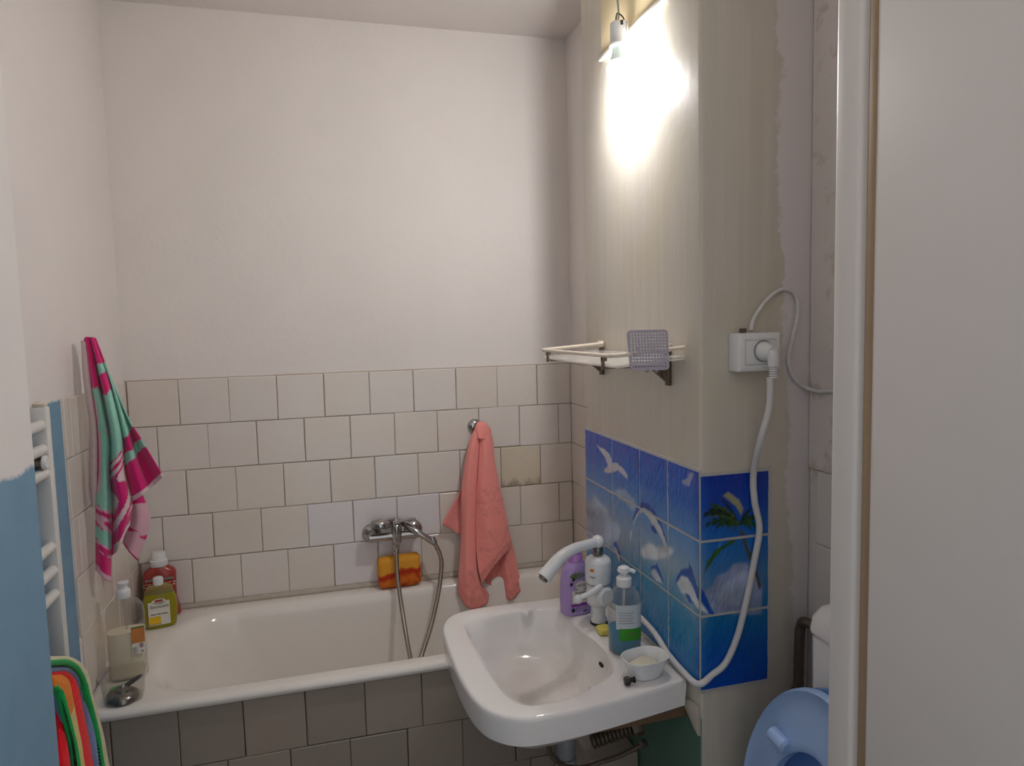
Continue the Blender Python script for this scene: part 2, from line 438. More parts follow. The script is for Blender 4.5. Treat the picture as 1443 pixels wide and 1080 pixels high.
for r, off in enumerate((0, .081, .008, .0785, .008)):
    off = (0, .081, .159, .0785, .159)[r]
    tile_run(wb, 0, .005, 0.001, 1.503, off, 1.36-RP*r, RP, pick_back, 0, r=r)
    tile_run(wr, 1, 1.508, PY0+.004, -.001, (-.127, -.045, -.1, -.05, -.12)[r], 1.36-RP*r, RP, lambda r, c: random.choice(M['tiles'][:2]), -PI/2, r=r)
    tile_run(wl, 1, -.005, -.556, -.001, (-.365, -.29, -.365, -.42, -.39)[r], 1.36-RP*r, RP, lambda r, c: random.choice(M['tiles']), PI/2, r=r)
for k in range(2):
    tile_run(wn, 1, NX, -1.70, PY1-.001, -1.40, 1.194-.154*k, .154, lambda r, c: M['tiles'][2], -PI/2, th=.004)
# bath apron
wa = struct('wall_bath_apron', G().box((0, -.622, 0), (1.33, -.575, .573)), M['grout_apron'])
for r in range(4):
    tile_run(wa, 0, -.622, .002, 1.327, (.0679, .0245, .0679, .0245)[r], .5735-.153*r, .153 if r < 3 else .11, lambda r, c: random.choice(M['tiles_apron']), 0, r=r)
struct('trim_2', G().box((1.20, -.93, 0), (1.328, -.63, .437), .006), M['tiles_apron'][0])   # boxed-in pipe ledge under the basin

# door: jamb with rebate and open leaf folded out along the hallway
XJ = 1.242
dr = thing('door_1', 'white painted door jamb and opened door leaf at the right edge of the photo', 'door', (XJ+.03, -1.72, 0)); dr['kind'] = 'structure'
obj('door_frame', G().box((XJ, -1.744, 0), (XJ+.09, -1.70, 2.4), .006, 3), M['door_white'], dr)
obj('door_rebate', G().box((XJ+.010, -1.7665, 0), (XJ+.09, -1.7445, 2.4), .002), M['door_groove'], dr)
obj('door_leaf', G().box((XJ-.002, -2.50, .01), (XJ+.04, -1.767, 2.38), .008, 3), M['door_white'], dr)

# ================================================================== BATHTUB
def build_bath():
    Z = .598; g = G(); R = ring_rr
    X1 = 1.50
    rings = [R(.001, X1, -.633, -.001, .574, (.02, .02, .02, .02)),
             R(.0, X1, -.640, -.0008, .583, (.02, .02, .02, .02)),
             R(.001, X1, -.637, -.001, .592, (.02, .02, .02, .02)),
             R(.006, X1-.006, -.628, -.005, .597, (.02, .02, .02, .02)),
             R(.016, X1-.012, -.617, -.012, Z, (.03, .03, .03, .03)),
             R(.105, 1.43, -.590, -.058, Z-.001, (.1, .16, .16, .1)),
             R(.125, 1.42, -.581, -.066, Z-.004, (.1, .16, .16, .1)),
             R(.140, 1.412, -.574, -.072, Z-.014, (.1, .16, .16, .1)),
             R(.155, 1.405, -.570, -.076, Z-.035, (.1, .16, .16, .1)),
             R(.21, 1.39, -.556, -.090, .46, (.1, .16, .16, .1)),
             R(.29, 1.37, -.54, -.106, .32, (.1, .15, .15, .1)),
             R(.35, 1.34, -.51, -.135, .23, (.1, .13, .13, .1)),
             R(.42, 1.29, -.46, -.185, .195, (.08, .1, .1, .08)),
             R(.60, 1.1, -.36, -.28, .188, (.03, .03, .03, .03))]
    g.loft(rings, False, True)
    t = thing('bathtub', 'white enamelled built-in bathtub behind a grey tiled apron', 'bathtub', (.75, -.315, 0))
    obj('tub_shell', g, M['enamel'], t, 60)
    obj('drain', G().lathe((1.2, -.32, .192), [(.03, 0), (.03, .004), (.022, .006), (.018, .003)], 20), M['chrome'], t)
    obj('sealant', G().tube([(.01, -.004, .605), (.75, -.004, .605), (1.49, -.004, .605)], .010, 8), M['plaster'], t)
build_bath()

# ================================================================== PRINTED FILM on the pillar corner
def build_film():
    XS = PX-.0012; YF = PY1-.0012
    side = lambda s, z: (XS-.0022, -.598-s, z)
    L = .6295                     # side length
    def to_sz(q):
        if q[0] < 986:
            p = at_x(q, XS); return (-.598-p[1], p[2])
        p = at_y(q, YF); return (L+p[0]-PX, p[2])
    def poly(pts): return np.array([to_sz(p) for p in pts])
    c6 = lambda pts: [(820+x/4.5, 600+y/4.5) for x, y in pts]
    c8 = lambda pts: [(960+x/3.371, 660+y/3.371) for x, y in pts]
    def inside(P, s, z):
        r = np.zeros(s.shape, bool); n = len(P); j = n-1
        for i in range(n):
            a, b = P[i], P[j]
            cond = ((a[1] > z) != (b[1] > z)) & (s < (b[0]-a[0])*(z-a[1])/(b[1]-a[1]+1e-12)+a[0]); r ^= cond; j = i
        return r
    BL = (22, 82, 170); LB = (150, 172, 190); WH = (206, 214, 220)
    def frond(cx, cy, tx, ty, sag, wid, n=11):
        # one palm frond as a jagged strip of leaflets along a drooping rib
        up, dn = [], []
        for k in range(n+1):
            t = k/n; x = cx+(tx-cx)*t; y = cy+(ty-cy)*t-sag*4*t*(1-t)
            w_ = wid*math.sin(PI*min(1, .12+t*.9))*(1 if k % 2 else .35)
            up.append((x+(tx-cx)*.05*(k % 2), y-w_*.55)); dn.append((x+(tx-cx)*.04*(k % 2), y+w_*1.1))
        return up+dn[::-1]
    def palm(cf):
        out = []; rr = random.Random(4)
        tips = [(82, 235, 40, 30), (92, 285, 30, 30), (120, 165, 20, 30), (180, 130, 10, 28), (150, 300, 34, 32), (205, 305, 30, 26), (330, 190, 14, 24), (388, 262, 34, 26), (375, 305, 30, 24), (110, 210, 40, 34), (335, 310, 26, 22), (240, 310, 16, 20)]
        for k, (x, y, sg, wd) in enumerate(tips):
            out.append((((8, 40, 24), (14, 58, 24), (34, 76, 26))[k % 3], cf(frond(272, 262, x, y, sg, wd))))
        out.append(((70, 98, 36), cf(frond(272, 262, 150, 190, 30, 9)))); out.append(((60, 92, 34), cf(frond(272, 262, 100, 255, 36, 8))))
        return out
    shapes = [
        # clouds
        ((160, 184, 206), c6([(35, 640), (36, 500), (70, 470), (85, 440), (110, 470), (130, 500), (165, 520), (180, 570), (205, 610), (235, 615), (255, 660), (240, 720), (205, 760), (35, 790)])),
        ((150, 180, 214), c6([(205, 420), (250, 395), (290, 410), (310, 440), (345, 470), (360, 520), (330, 540), (290, 500), (240, 460)])),
        ((142, 156, 192), c8([(100, 580), (140, 560), (165, 510), (215, 490), (245, 450), (300, 445), (340, 480), (378, 560), (378, 690), (100, 690)])),
        ((164, 176, 204), c8([(160, 600), (190, 550), (240, 530), (270, 490), (310, 490), (330, 560), (300, 640), (200, 660)])),
        (WH, c6([(380, 790), (430, 740), (480, 770), (540, 760), (600, 790), (560, 830), (480, 850), (400, 840)])),
        # gull 1
        ((206, 212, 224), c6([(100, 125), (150, 150), (185, 185), (200, 235), (235, 238), (245, 255), (265, 265), (295, 310), (298, 340), (265, 310), (235, 280), (200, 300), (165, 300), (145, 285), (175, 255), (150, 190)])),
        ((210, 210, 216), c6([(165, 275), (205, 240), (240, 245), (225, 275), (200, 296), (160, 296)])),
        ((150, 160, 196), c6([(640, 350), (675, 335), (690, 300), (720, 300), (705, 350), (690, 382), (650, 372)])),
        # big dolphin : back then belly
        (BL, c6([(330, 600), (345, 545), (365, 505), (390, 485), (430, 495), (470, 540), (505, 610), (535, 690), (560, 790), (520, 720), (480, 620), (440, 560), (395, 535), (360, 560), (340, 600)])),
        (WH, c6([(345, 590), (370, 535), (400, 520), (445, 545), (480, 590), (510, 650), (545, 740), (562, 815), (535, 770), (500, 690), (455, 620), (420, 570), (395, 545), (365, 565), (330, 640), (315, 740), (312, 690)])),
        (BL, c6([(445, 630), (470, 640), (490, 685), (470, 685), (450, 660)])),
        # little dolphins
        (BL, c6([(203, 748), (225, 730), (235, 770), (255, 810), (258, 860), (240, 815), (218, 775)])),
        (WH, c6([(210, 765), (228, 780), (245, 830), (250, 870), (232, 830)])),
        (BL, c6([(440, 920), (450, 890), (480, 880), (485, 862), (497, 900), (515, 950), (530, 1000), (505, 960), (480, 910), (455, 905)])),
        (WH, c6([(448, 925), (470, 910), (495, 945), (520, 1000), (480, 985), (455, 950)])),
        (BL, c6([(600, 1005), (615, 950), (640, 910), (690, 900), (688, 855), (712, 920), (735, 1000), (770, 1050), (800, 1120), (842, 1205), (800, 1190), (750, 1110), (715, 1020), (680, 960), (640, 950), (615, 990)])),
        (WH, c6([(612, 1000), (640, 952), (680, 965), (712, 1025), (745, 1105), (800, 1190), (740, 1150), (690, 1080), (640, 1060)])),
        (BL, c6([(660, 1060), (690, 1070), (720, 1130), (690, 1120)])),
        # palm
        *palm(c8),
        ((150, 150, 116), c8([(195, 130), (215, 110), (240, 125), (270, 150), (290, 190), (280, 225), (255, 180), (225, 155)])),
        ((86, 74, 44), c8([(270, 290), (290, 300), (310, 370), (345, 450), (375, 560), (366, 580), (335, 470), (295, 370)])),
        ((48, 92, 30), c8([(240, 335), (260, 345), (190, 385), (150, 430), (105, 500), (120, 440), (160, 385)])),
    ]
    P = [(lin(c), poly(q)) for c, q in shapes]
    def colour(s, z):
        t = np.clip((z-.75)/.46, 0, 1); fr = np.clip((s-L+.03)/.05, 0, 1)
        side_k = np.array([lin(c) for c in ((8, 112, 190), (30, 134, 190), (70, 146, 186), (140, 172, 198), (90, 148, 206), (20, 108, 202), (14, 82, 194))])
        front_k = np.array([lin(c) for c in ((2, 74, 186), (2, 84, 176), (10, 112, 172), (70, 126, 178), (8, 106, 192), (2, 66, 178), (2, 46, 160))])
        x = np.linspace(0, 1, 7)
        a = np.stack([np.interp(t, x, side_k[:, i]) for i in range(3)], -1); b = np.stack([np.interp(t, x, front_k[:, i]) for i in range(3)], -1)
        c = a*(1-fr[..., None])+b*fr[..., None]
        n = np.array([noise.fractal(Vector((float(p)*9, float(q)*14, 3)), .9, 2, 4) for p, q in zip(s.ravel(), z.ravel())]).reshape(s.shape)
        haze = np.clip(n*1.4, 0, 1)*np.exp(-((z-.93)/.07)**2)*(1-fr)
        c = c*(1-.55*haze[..., None])+np.array(lin((168, 182, 190)))*.55*haze[..., None]
        def blur(c, k):
            for _ in range(k):
                p = np.pad(c, ((1, 1), (1, 1), (0, 0)), 'edge')
                c = (p[:-2, 1:-1]+p[2:, 1:-1]+p[1:-1, :-2]+p[1:-1, 2:]+2*p[1:-1, 1:-1])/6
            return c
        for k, (col, q) in enumerate(P):
            m = inside(q, s, z); n2 = 1+(.55 if k < 5 else .2)*n[m]
            c[m] = np.array(col)[None]*n2[:, None]
            if k == 4: c = blur(c, 4)
        c = blur(c, 1)
        return np.clip(c, 0, 1)
    t = thing('dolphin_wall_film', 'glossy blue tile-printed film of dolphins, gulls and a palm wrapped round the pillar corner', 'wall film', (PX, PY1, .98))
    z0, z1 = .752, 1.212
    b = G().box((XS-.002, PY1-.0008, z0), (XS+.001, -.596, z1)); b.box((XS-.002, YF-.0022, z0-.006), (PX+.162, YF+.001, z1-.008))
    obj('backing_sheet', b, M['film_back'], t)
    sb = [0, .192, .356, .496, L+.0015]; zb = [1.209, 1.065, .909, .755]
    cells = [(sb[i], sb[i+1], zb[j+1], zb[j], 0) for j in range(3) for i in range(4)] + [(L-.0042, L+.155, zb[j+1]-.004*(j == 2), zb[j]-.008*(j == 0), 1) for j in range(3)]
    for (a0, a1, c0, c1, fr) in cells:
        e = .0022 if fr else .0042; n, m = (64, 64) if not fr else (84, 80)
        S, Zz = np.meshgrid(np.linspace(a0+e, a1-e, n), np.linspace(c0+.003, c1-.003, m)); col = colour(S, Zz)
        g = G(); v = []; cc = []
        def pt(s_, z_, d):
            return (XS-.002-d, -.598-s_, z_) if not fr else (PX+s_-L, YF-.0022-d, z_)
        for j in range(m):
            for i in range(n):
                wx, wz = S[j, i], Zz[j, i]; q = wx*.55+wz
                wr_ = noise.noise(Vector((q*34, (wx-wz*.4)*150, 2)))+.6*noise.noise(Vector((wx*30, wz*24, 8)))
                env = min(1, 12*min(wx-a0, a1-wx, wz-c0, c1-wz)/.03)
                d = .0016+.0011*env*max(-.6, wr_*(1.1 if wx > .3 else .7))
                v.append(pt(S[j, i], Zz[j, i], d)); cc.append(col[j, i])
        f = [(j*n+i, j*n+i+1, (j+1)*n+i+1, (j+1)*n+i) for j in range(m-1) for i in range(n-1)]
        # rim going back to the sheet
        per = [i for i in range(n)]+[j*n+n-1 for j in range(1, m)]+[(m-1)*n+i for i in range(n-2, -1, -1)]+[j*n for j in range(m-2, 0, -1)]
        o = len(v)
        for k in per:
            p = v[k]; v.append((p[0]+.0016, p[1], p[2]) if not fr else (p[0], p[1]+.0016, p[2])); cc.append(cc[k])
        q = len(per); f += [(per[(k+1) % q], per[k], o+k, o+(k+1) % q) for k in range(q)]
        g.add(v, f, cc); obj('printed_tile', g, M['print'], t)
build_film()

# ================================================================== WASHBASIN
def catmull_closed(pts, k=10):
    n = len(pts); out = []; P = [Vector((p[0], p[1], 0)) for p in pts]
    for i in range(n):
        for j in range(k): out.append(cr(P[i-1], P[i], P[(i+1) % n], P[(i+2) % n], j/k)[:2])
    return np.array(out)
BC = np.array([1.06, -.95])
def radial(outline, n=128):
    a = np.arctan2(outline[:, 1]-BC[1], outline[:, 0]-BC[0]); r = np.hypot(outline[:, 0]-BC[0], outline[:, 1]-BC[1])
    o = np.argsort(a); th = np.linspace(-PI, PI, n, endpoint=False)
    return np.interp(th, a[o], r[o], period=2*PI), th
def build_basin():
    ZB = .757
    outer = [(1.327, -.689), (1.327, -.75), (1.327, -.85), (1.327, -.95), (1.327, -1.05), (1.327, -1.13), (1.327, -1.184), (1.22, -1.203), (1.12, -1.219), (1.02, -1.228), (.945, -1.222), (.897, -1.185), (.874, -1.13), (.864, -1.05), (.861, -.95), (.863, -.85), (.87, -.77), (.895, -.712), (.95, -.684), (1.05, -.678), (1.2, -.683)]
    so = [p[:2] for p in spline([(p[0], p[1], 0) for p in outer[6:]+outer[:1]], 8)]
    lin_o = np.array(so+[(1.327, y) for y in np.linspace(-.689, -1.184, 60)])

    inner = catmull_closed([(1.20, -.80), (1.195, -.86), (1.212, -.95), (1.212, -1.04), (1.19, -1.10), (1.135, -1.142), (1.122, -1.136), (1.11, -1.156), (1.05, -1.177), (.975, -1.176), (.945, -1.13), (.932, -1.03), (.928, -.93), (.924, -.84), (.93, -.77), (.965, -.74), (1.03, -.733), (1.085, -.73), (1.098, -.755), (1.115, -.737), (1.16, -.743), (1.19, -.765)])
    ro, th = radial(lin_o); ri, _ = radial(inner); n = len(th)
    rs = np.array([np.mean([ri[(i+k) % n] for k in range(-9, 10)]) for i in range(n)])
    D = np.stack([np.cos(th), np.sin(th)], 1)
    def ring(r, z, c=BC): return [(c[0]+D[i, 0]*r[i], c[1]+D[i, 1]*r[i], z if np.isscalar(z) else z[i]) for i in range(n)]
    lip = ZB
    g = G(); dc = np.array([1.09, -1.0])
    rings = [ring(ro*.30, .585), ring(ro*.50, .60), ring(ro*.72, .645), ring(ro*.86, .685), ring(ro*.925, .697), ring(np.minimum(ro-.012, ro*.96), .694), ring(ro-.004, .697), ring(ro, ZB-.012), ring(ro-.001, ZB-.005), ring(ro-.004, ZB-.0012), ring(ro-.009, ZB),
             ring(ri*.5+ro*.5, ZB-.001), ring(ri+.010, ZB-.001), ring(ri+.003, ZB-.003), ring(ri-.003, ZB-.008), ring((ri*.4+rs*.6)*.975, ZB-.020), ring(rs*.93, ZB-.05), ring(rs*.86, ZB-.088)]
    for k, z in ((.72, .643), (.52, .628), (.30, .620), (.12, .616)):
        c = BC*(1-(1-k))+dc*(1-k); rings.append(ring(rs*k, z, c))
    rings = [[(min(p[0], 1.3275), p[1], p[2]) for p in r] for r in rings]
    g.loft(rings, True, True)
    t = thing('washbasin', 'white ceramic washbasin with wide rim mounted on the pillar', 'washbasin', (1.2, -.95, .757))
    obj('basin', g, M['basin'], t, 50)
    obj('overflow_slot', G().sphere((1.1985, -1.01, .722), .012, 14, 8, (.35, 1, .42)), M['dark'], t)
    obj('drain_ring', G().lathe((1.09, -1.0, .617), [(.024, 0), (.024, .003), (.017, .003), (.013, .001)], 20), M['chrome'], t)
    obj('sealant', G().tube([(1.3265, -.70, .757), (1.3265, -.95, .757), (1.3265, -1.18, .757)], .007, 6), M['plaster'], t)
    # bracket, filler and pipes below
    obj('wall_bracket', G().box((1.05, -1.172, .664), (1.328, -1.150, .688), .003), M['wood'], t)
    fil = G(); out = [(-1.135, .697), (-1.165, .706), (-1.20, .712), (-1.224, .712), (-1.2255, .69), (-1.2255, .652), (-1.215, .656), (-1.203, .668), (-1.188, .676), (-1.170, .688)]
    jag = [Vector((0, y, z))+.0025*noise.noise_vector(Vector((y*90, z*90, 1))) for y, z in out for _ in (0,)]
    fil.loft([[(PX-.0005, q.y, q.z) for q in jag], [(PX-.006, q.y, q.z) for q in jag], [(PX-.010, -1.195+(q.y+1.195)*.8, .693+(q.z-.693)*.75) for q in jag]])
    obj('mortar_filler', fil, M['plaster'], t)
    w_ = thing('waste_pipe', 'grey plastic waste pipe hanging under the washbasin', 'pipe', (1.112, -1.0, .585))
    obj('tailpiece', G().lathe((1.112, -1.0, .40), [(.018, 0), (.018, .11), (.0215, .115), (.0215, .15), (.018, .155), (.018, .186)], 20), M['pvc'], w_)
    obj('locking_ring', G().lathe((1.112, -1.0, .485), [(.0235, 0), (.025, .004), (.025, .02), (.0235, .024)], 12), M['pvc'], w_)
    h = thing('corrugated_drain_hose', 'dark ribbed drain hose running to the pillar below the washbasin', 'hose', (1.25, -1.05, .56))
    gg = G(); A, B = Vector((1.16, -1.04, .560)), Vector((1.27, -1.05, .585)); ax = (B-A).normalized()
    prof = []
    for i in range(10): prof += [(.0125, i*.0095), (.017, i*.0095+.003), (.017, i*.0095+.006)]
    gg.lathe(A, prof, 14, ax); obj('ribbed_hose', gg, M['rust'], h)
    obj('coupling_nut', G().lathe(A+ax*.096, [(.021, 0), (.023, .004), (.023, .02), (.020, .026)], 8, ax), M['rust'], h)
    s = thing('supply_hose', 'thin dark braided water hose curving behind the waste pipe', 'hose', (1.245, -1.05, .548))
    obj('braided_hose', G().tube([(1.045, -1.082, .597), (1.05, -1.08, .575), (1.075, -1.08, .547), (1.12, -1.08, .531), (1.167, -1.08, .536), (1.21, -1.08, .541), (1.262, -1.08, .556)], .0055, 8), M['rust'], s)
    obj('hose_nut', G().lathe((1.262, -1.08, .556), [(.009, 0), (.010, .003), (.010, .014), (.008, .017)], 6, (.9, 0, .35)), M['chrome'], s)
build_basin()
ZT = .7575   # rim height the small things stand on

# ---- electric water-heater tap
def build_tap():
    c = (1.250, -.872)
    t = thing('electric_heater_tap', 'white instant-heating tap with arched spout at the back of the washbasin', 'tap', (c[0], c[1], ZT))
    obj('base_ring', G().lathe((*c, ZT), [(.022, 0), (.022, .004), (.019, .006)], 24), M['black'], t)
    obj('foot', G().lathe((*c, ZT+.005), [(.020, 0), (.020, .008), (.017, .012), (.0165, .03), (.021, .040), (.030, .048)], 28), M['white_plastic'], t)
    obj('valve_body', G().lathe((*c, ZT+.05), [(.026, 0), (.030, .006), (.031, .03), (.029, .05), (.028, .055)], 28), M['white_plastic'], t)
    obj('seam_ring', G().lathe((*c, ZT+.104), [(.0305, 0), (.0318, .001), (.0318, .003), (.0305, .004)], 28), M['pvc'], t)
    obj('heater_cylinder', G().lathe((*c, ZT+.107), [(.0315, 0), (.033, .003), (.033, .052), (.031, .058), (.024, .064), (.012, .067)], 32), M['white_plastic'], t)
    obj('collar', G().lathe((*c, ZT+.176), [(.0125, 0), (.0132, .002), (.0132, .017), (.0125, .019)], 24), M['steel'], t)
    for k in range(3): pass
    obj('swivel_ball', G().sphere((c[0], c[1], ZT+.209), .0165, 20, 12), M['white_plastic'], t)
    e = np.array(at_y((766, 815), -.93)); top = np.array((c[0], c[1], ZT+.208))
    def mid(f, up): p = top*(1-f)+e*f; return (p[0], p[1], top[2]*(1-f)+e[2]*f+up)
    d = [tuple(top), mid(.22, .012), mid(.45, .022), mid(.68, .023), mid(.86, .012), tuple(e)]
    obj('spout', G().tube(d, lambda q: .0122+.0058*max(0, q-.3)/.7, 16, 6), M['white_plastic'], t)
    dv = Vector(d[-1])-Vector(d[-2]); dv.normalize()
    obj('aerator', G().lathe(Vector(e)-dv*.002, [(.0125, 0), (.0125, .006), (.010, .008)], 16, dv), M['steel'], t)
    lv = obj('lever', G().tube([(c[0]-.005, c[1]-.028, ZT+.105), (c[0]-.03, c[1]-.035, ZT+.096), (c[0]-.062, c[1]-.030, ZT+.083)], lambda q: .009-.003*q, 12, 5), M['white_plastic'], t)
    obj('lever_knob', G().sphere((c[0]-.066, c[1]-.03, ZT+.081), .0115, 14, 10), M['white_plastic'], lv)
    obj('side_cap', G().lathe((c[0]+.004, c[1]-.024, ZT+.078), [(.02, 0), (.024, .003), (.024, .010), (.018, .016)], 24, (.25, -1, .05)), M['white_plastic'], t)
    def cyl(u, v):
        a = -2.25+u/.033; return (c[0]+.0333*math.cos(a), c[1]+.0333*math.sin(a), ZT+.107+v)
    obj('logo_mark', disc(cyl, -.006, .038, .006, .004), M['ink_orange'], t)
    text('lettering', 'mer', .010, lambda u, v: cyl(u-.004, v+.018), M['ink'], t)
build_tap()

# ---- bottles
def frame(base, yaw):
    """label frame: u to the right seen from the front, v up, d outwards; yaw turns the front about z"""
    b = np.array(base); n = np.array((math.sin(yaw), -math.cos(yaw), 0)); r = np.array((math.cos(yaw), math.sin(yaw), 0))
    return lambda u, v, d=0.: tuple(b+r*u+n*d+np.array((0, 0, v)))
def bottle_body(base, yaw, secs, n=40):
    return G().loft([ring_se((base[0]+dx*math.cos(yaw), base[1]+dx*math.sin(yaw)), rx, ry, base[2]+z, e, yaw, n) for z, rx, ry, e, dx in secs])

# yellow-green soap
def b_yellow():
    b = (.083, -.125, .5985); yw = .2
    t = thing('liquid_soap_bottle', 'yellow-green liquid soap bottle with white cap and lemon label in the bath corner', 'bottle', b)
    fr = frame(b, yw)
    secs = [(0, .040, .020, 3.4, 0), (.004, .044, .023, 3.4, 0), (.03, .047, .024, 3.2, .001), (.06, .049, .024, 3, .002), (.09, .046, .024, 3, .001), (.108, .041, .023, 3, .0)]
    obj('liquid_body', bottle_body(b, yw, secs), M['yellow_soap'], t)
    obj('shoulder', bottle_body(b, yw, [(.108, .0412, .0232, 3, 0), (.122, .037, .022, 3, .002), (.130, .030, .018, 2.4, 0), (.134, .012, .012, 2, 0)]), M['yellow_clear'], t)
    obj('cap', bottle_body(b, yw, [(.132, .0135, .0135, 2, 0), (.133, .0145, .0145, 2, 0), (.150, .0145, .0145, 2, 0), (.155, .0135, .0135, 2, 0), (.157, .009, .009, 2, 0)], 24), M['white_plastic'], t)
    L = lambda u, v: fr(u-.002, v, .0247)
    lab = flat(lambda u, v: fr(u-.002, v, .0243), -.030, .012, .030, .086); 
    lb = obj('label', lab, M['paper'], t)
    obj('label_arch', disc(lambda u, v: fr(u-.002, v, .0243), 0, .086, .020, .009), M['paper'], t)
    obj('lemon_print', flat(L, -.029, .014, .003, .040), M['label_yellow'], t)
    obj('label_footer', flat(L, -.029, .0125, .029, .018), M['paper'], t)
    obj('red_badge', flat(L, -.011, .086, .011, .092), M['label_red'], t)
    text('lettering', 'Sensuale', .0155, lambda u, v: L(u, v+.066), M['ink_black'], t, .35)
    for a, b_ in ((-.024, -.008), (-.006, .004), (.006, .023)): obj('text_line', flat(L, a, .0455, b_, .048), M['ink_black'], t)
b_yellow()
def b_red():
    b = (.070, -.041, .5985); yw = .15
    t = thing('mouthwash_bottle', 'red bottle with broad white cap behind the yellow-green soap bottle', 'bottle', b)
    fr = frame(b, yw)
    secs = [(0, .050, .022, 3.2, 0), (.005, .056, .025, 3.2, 0), (.02, .055, .025, 3.2, 0), (.06, .046, .025, 3, .0), (.10, .047, .025, 3, 0), (.140, .049, .024, 3, 0), (.152, .044, .022, 2.8, 0), (.162, .030, .019, 2.4, 0), (.168, .020, .018, 2, 0)]
    obj('bottle_body', bottle_body(b, yw, secs), M['red_bottle'], t)
    obj('cap', bottle_body(b, yw, [(.166, .025, .021, 2, 0), (.168, .0265, .022, 2, 0), (.185, .0265, .022, 2, 0), (.187, .023, .02, 2, 0), (.208, .021, .018, 2, 0), (.212, .018, .016, 2, 0)], 28), M['white_plastic'], t)
    L = lambda u, v: fr(u, v, .0258)
    obj('label_band', flat(lambda u, v: fr(u, v, .0254), -.041, .124, .041, .132), M['label_grey2'], t)
    obj('label', flat(lambda u, v: fr(u, v, .0254), -.040, .06, .040, .121), M['label_red'], t)
    text('lettering', 'COLDROCZ', .017, lambda u, v: L(u, v+.106), M['paper'], t)
b_red()
def b_clear():
    b = (.072, -.452, .599); yw = .22; fr = frame(b, yw)
    t = thing('clear_pull_cap_bottle', 'tall clear bottle half full of cream liquid with white pull cap on the tub corner', 'bottle', b)
    secs = [(0, .040, .026, 3, 0), (.006, .046, .030, 3, 0), (.10, .046, .030, 3, 0), (.175, .046, .030, 3, 0), (.192, .043, .029, 2.7, 0), (.206, .033, .024, 2.4, 0), (.213, .018, .016, 2, 0), (.220, .0145, .0145, 2, 0)]
    obj('bottle_shell', bottle_body(b, yw, secs), M['clear'], t)
    obj('liquid', bottle_body(b, yw, [(.004, .042, .026, 3, 0), (.012, .0442, .0282, 3, 0), (.128, .0442, .0282, 3, 0)]), M['cream_liquid'], t)
    cp = obj('cap', bottle_body(b, yw, [(.216, .0165, .0165, 2, 0), (.218, .018, .018, 2, 0), (.233, .018, .018, 2, 0), (.238, .016, .016, 2, 0), (.242, .011, .011, 2, 0), (.252, .010, .010, 2, 0)], 24), M['white_plastic'], t)
    obj('pull_spout', bottle_body(b, yw, [(.252, .013, .013, 2, 0), (.254, .0145, .0145, 2, 0), (.259, .0145, .0145, 2, 0), (.261, .011, .011, 2, 0)], 20), M['white_plastic'], t)
    obj('dip_tube', G().tube([(b[0], b[1], b[2]+.216), (b[0]+.002, b[1], b[2]+.13)], .004, 8), M['box_clear'], t)
    L = lambda u, v: fr(u, v, .0312)
    obj('label', flat(lambda u, v: fr(u, v, .0308), .012, .068, .043, .142), M['label_orange'], t)
    obj('label_lower_panel', flat(L, .012, .068, .043, .098), M['paper'], t)
    for k in range(5): obj('barcode_bar', flat(L, .014+k*.0022, .070, .0151+k*.0022, .088, 1, 1), M['ink_black'], t)
    obj('flower_print', disc(L, .034, .090, .005, .007), M['label_pink'], t)
    obj('dark_band', flat(L, .012, .138, .043, .142), M['leaf'], t)
    obj('icon_mark', disc(L, .035, .074, .003, .0022), M['ink_black'], t)
b_clear()
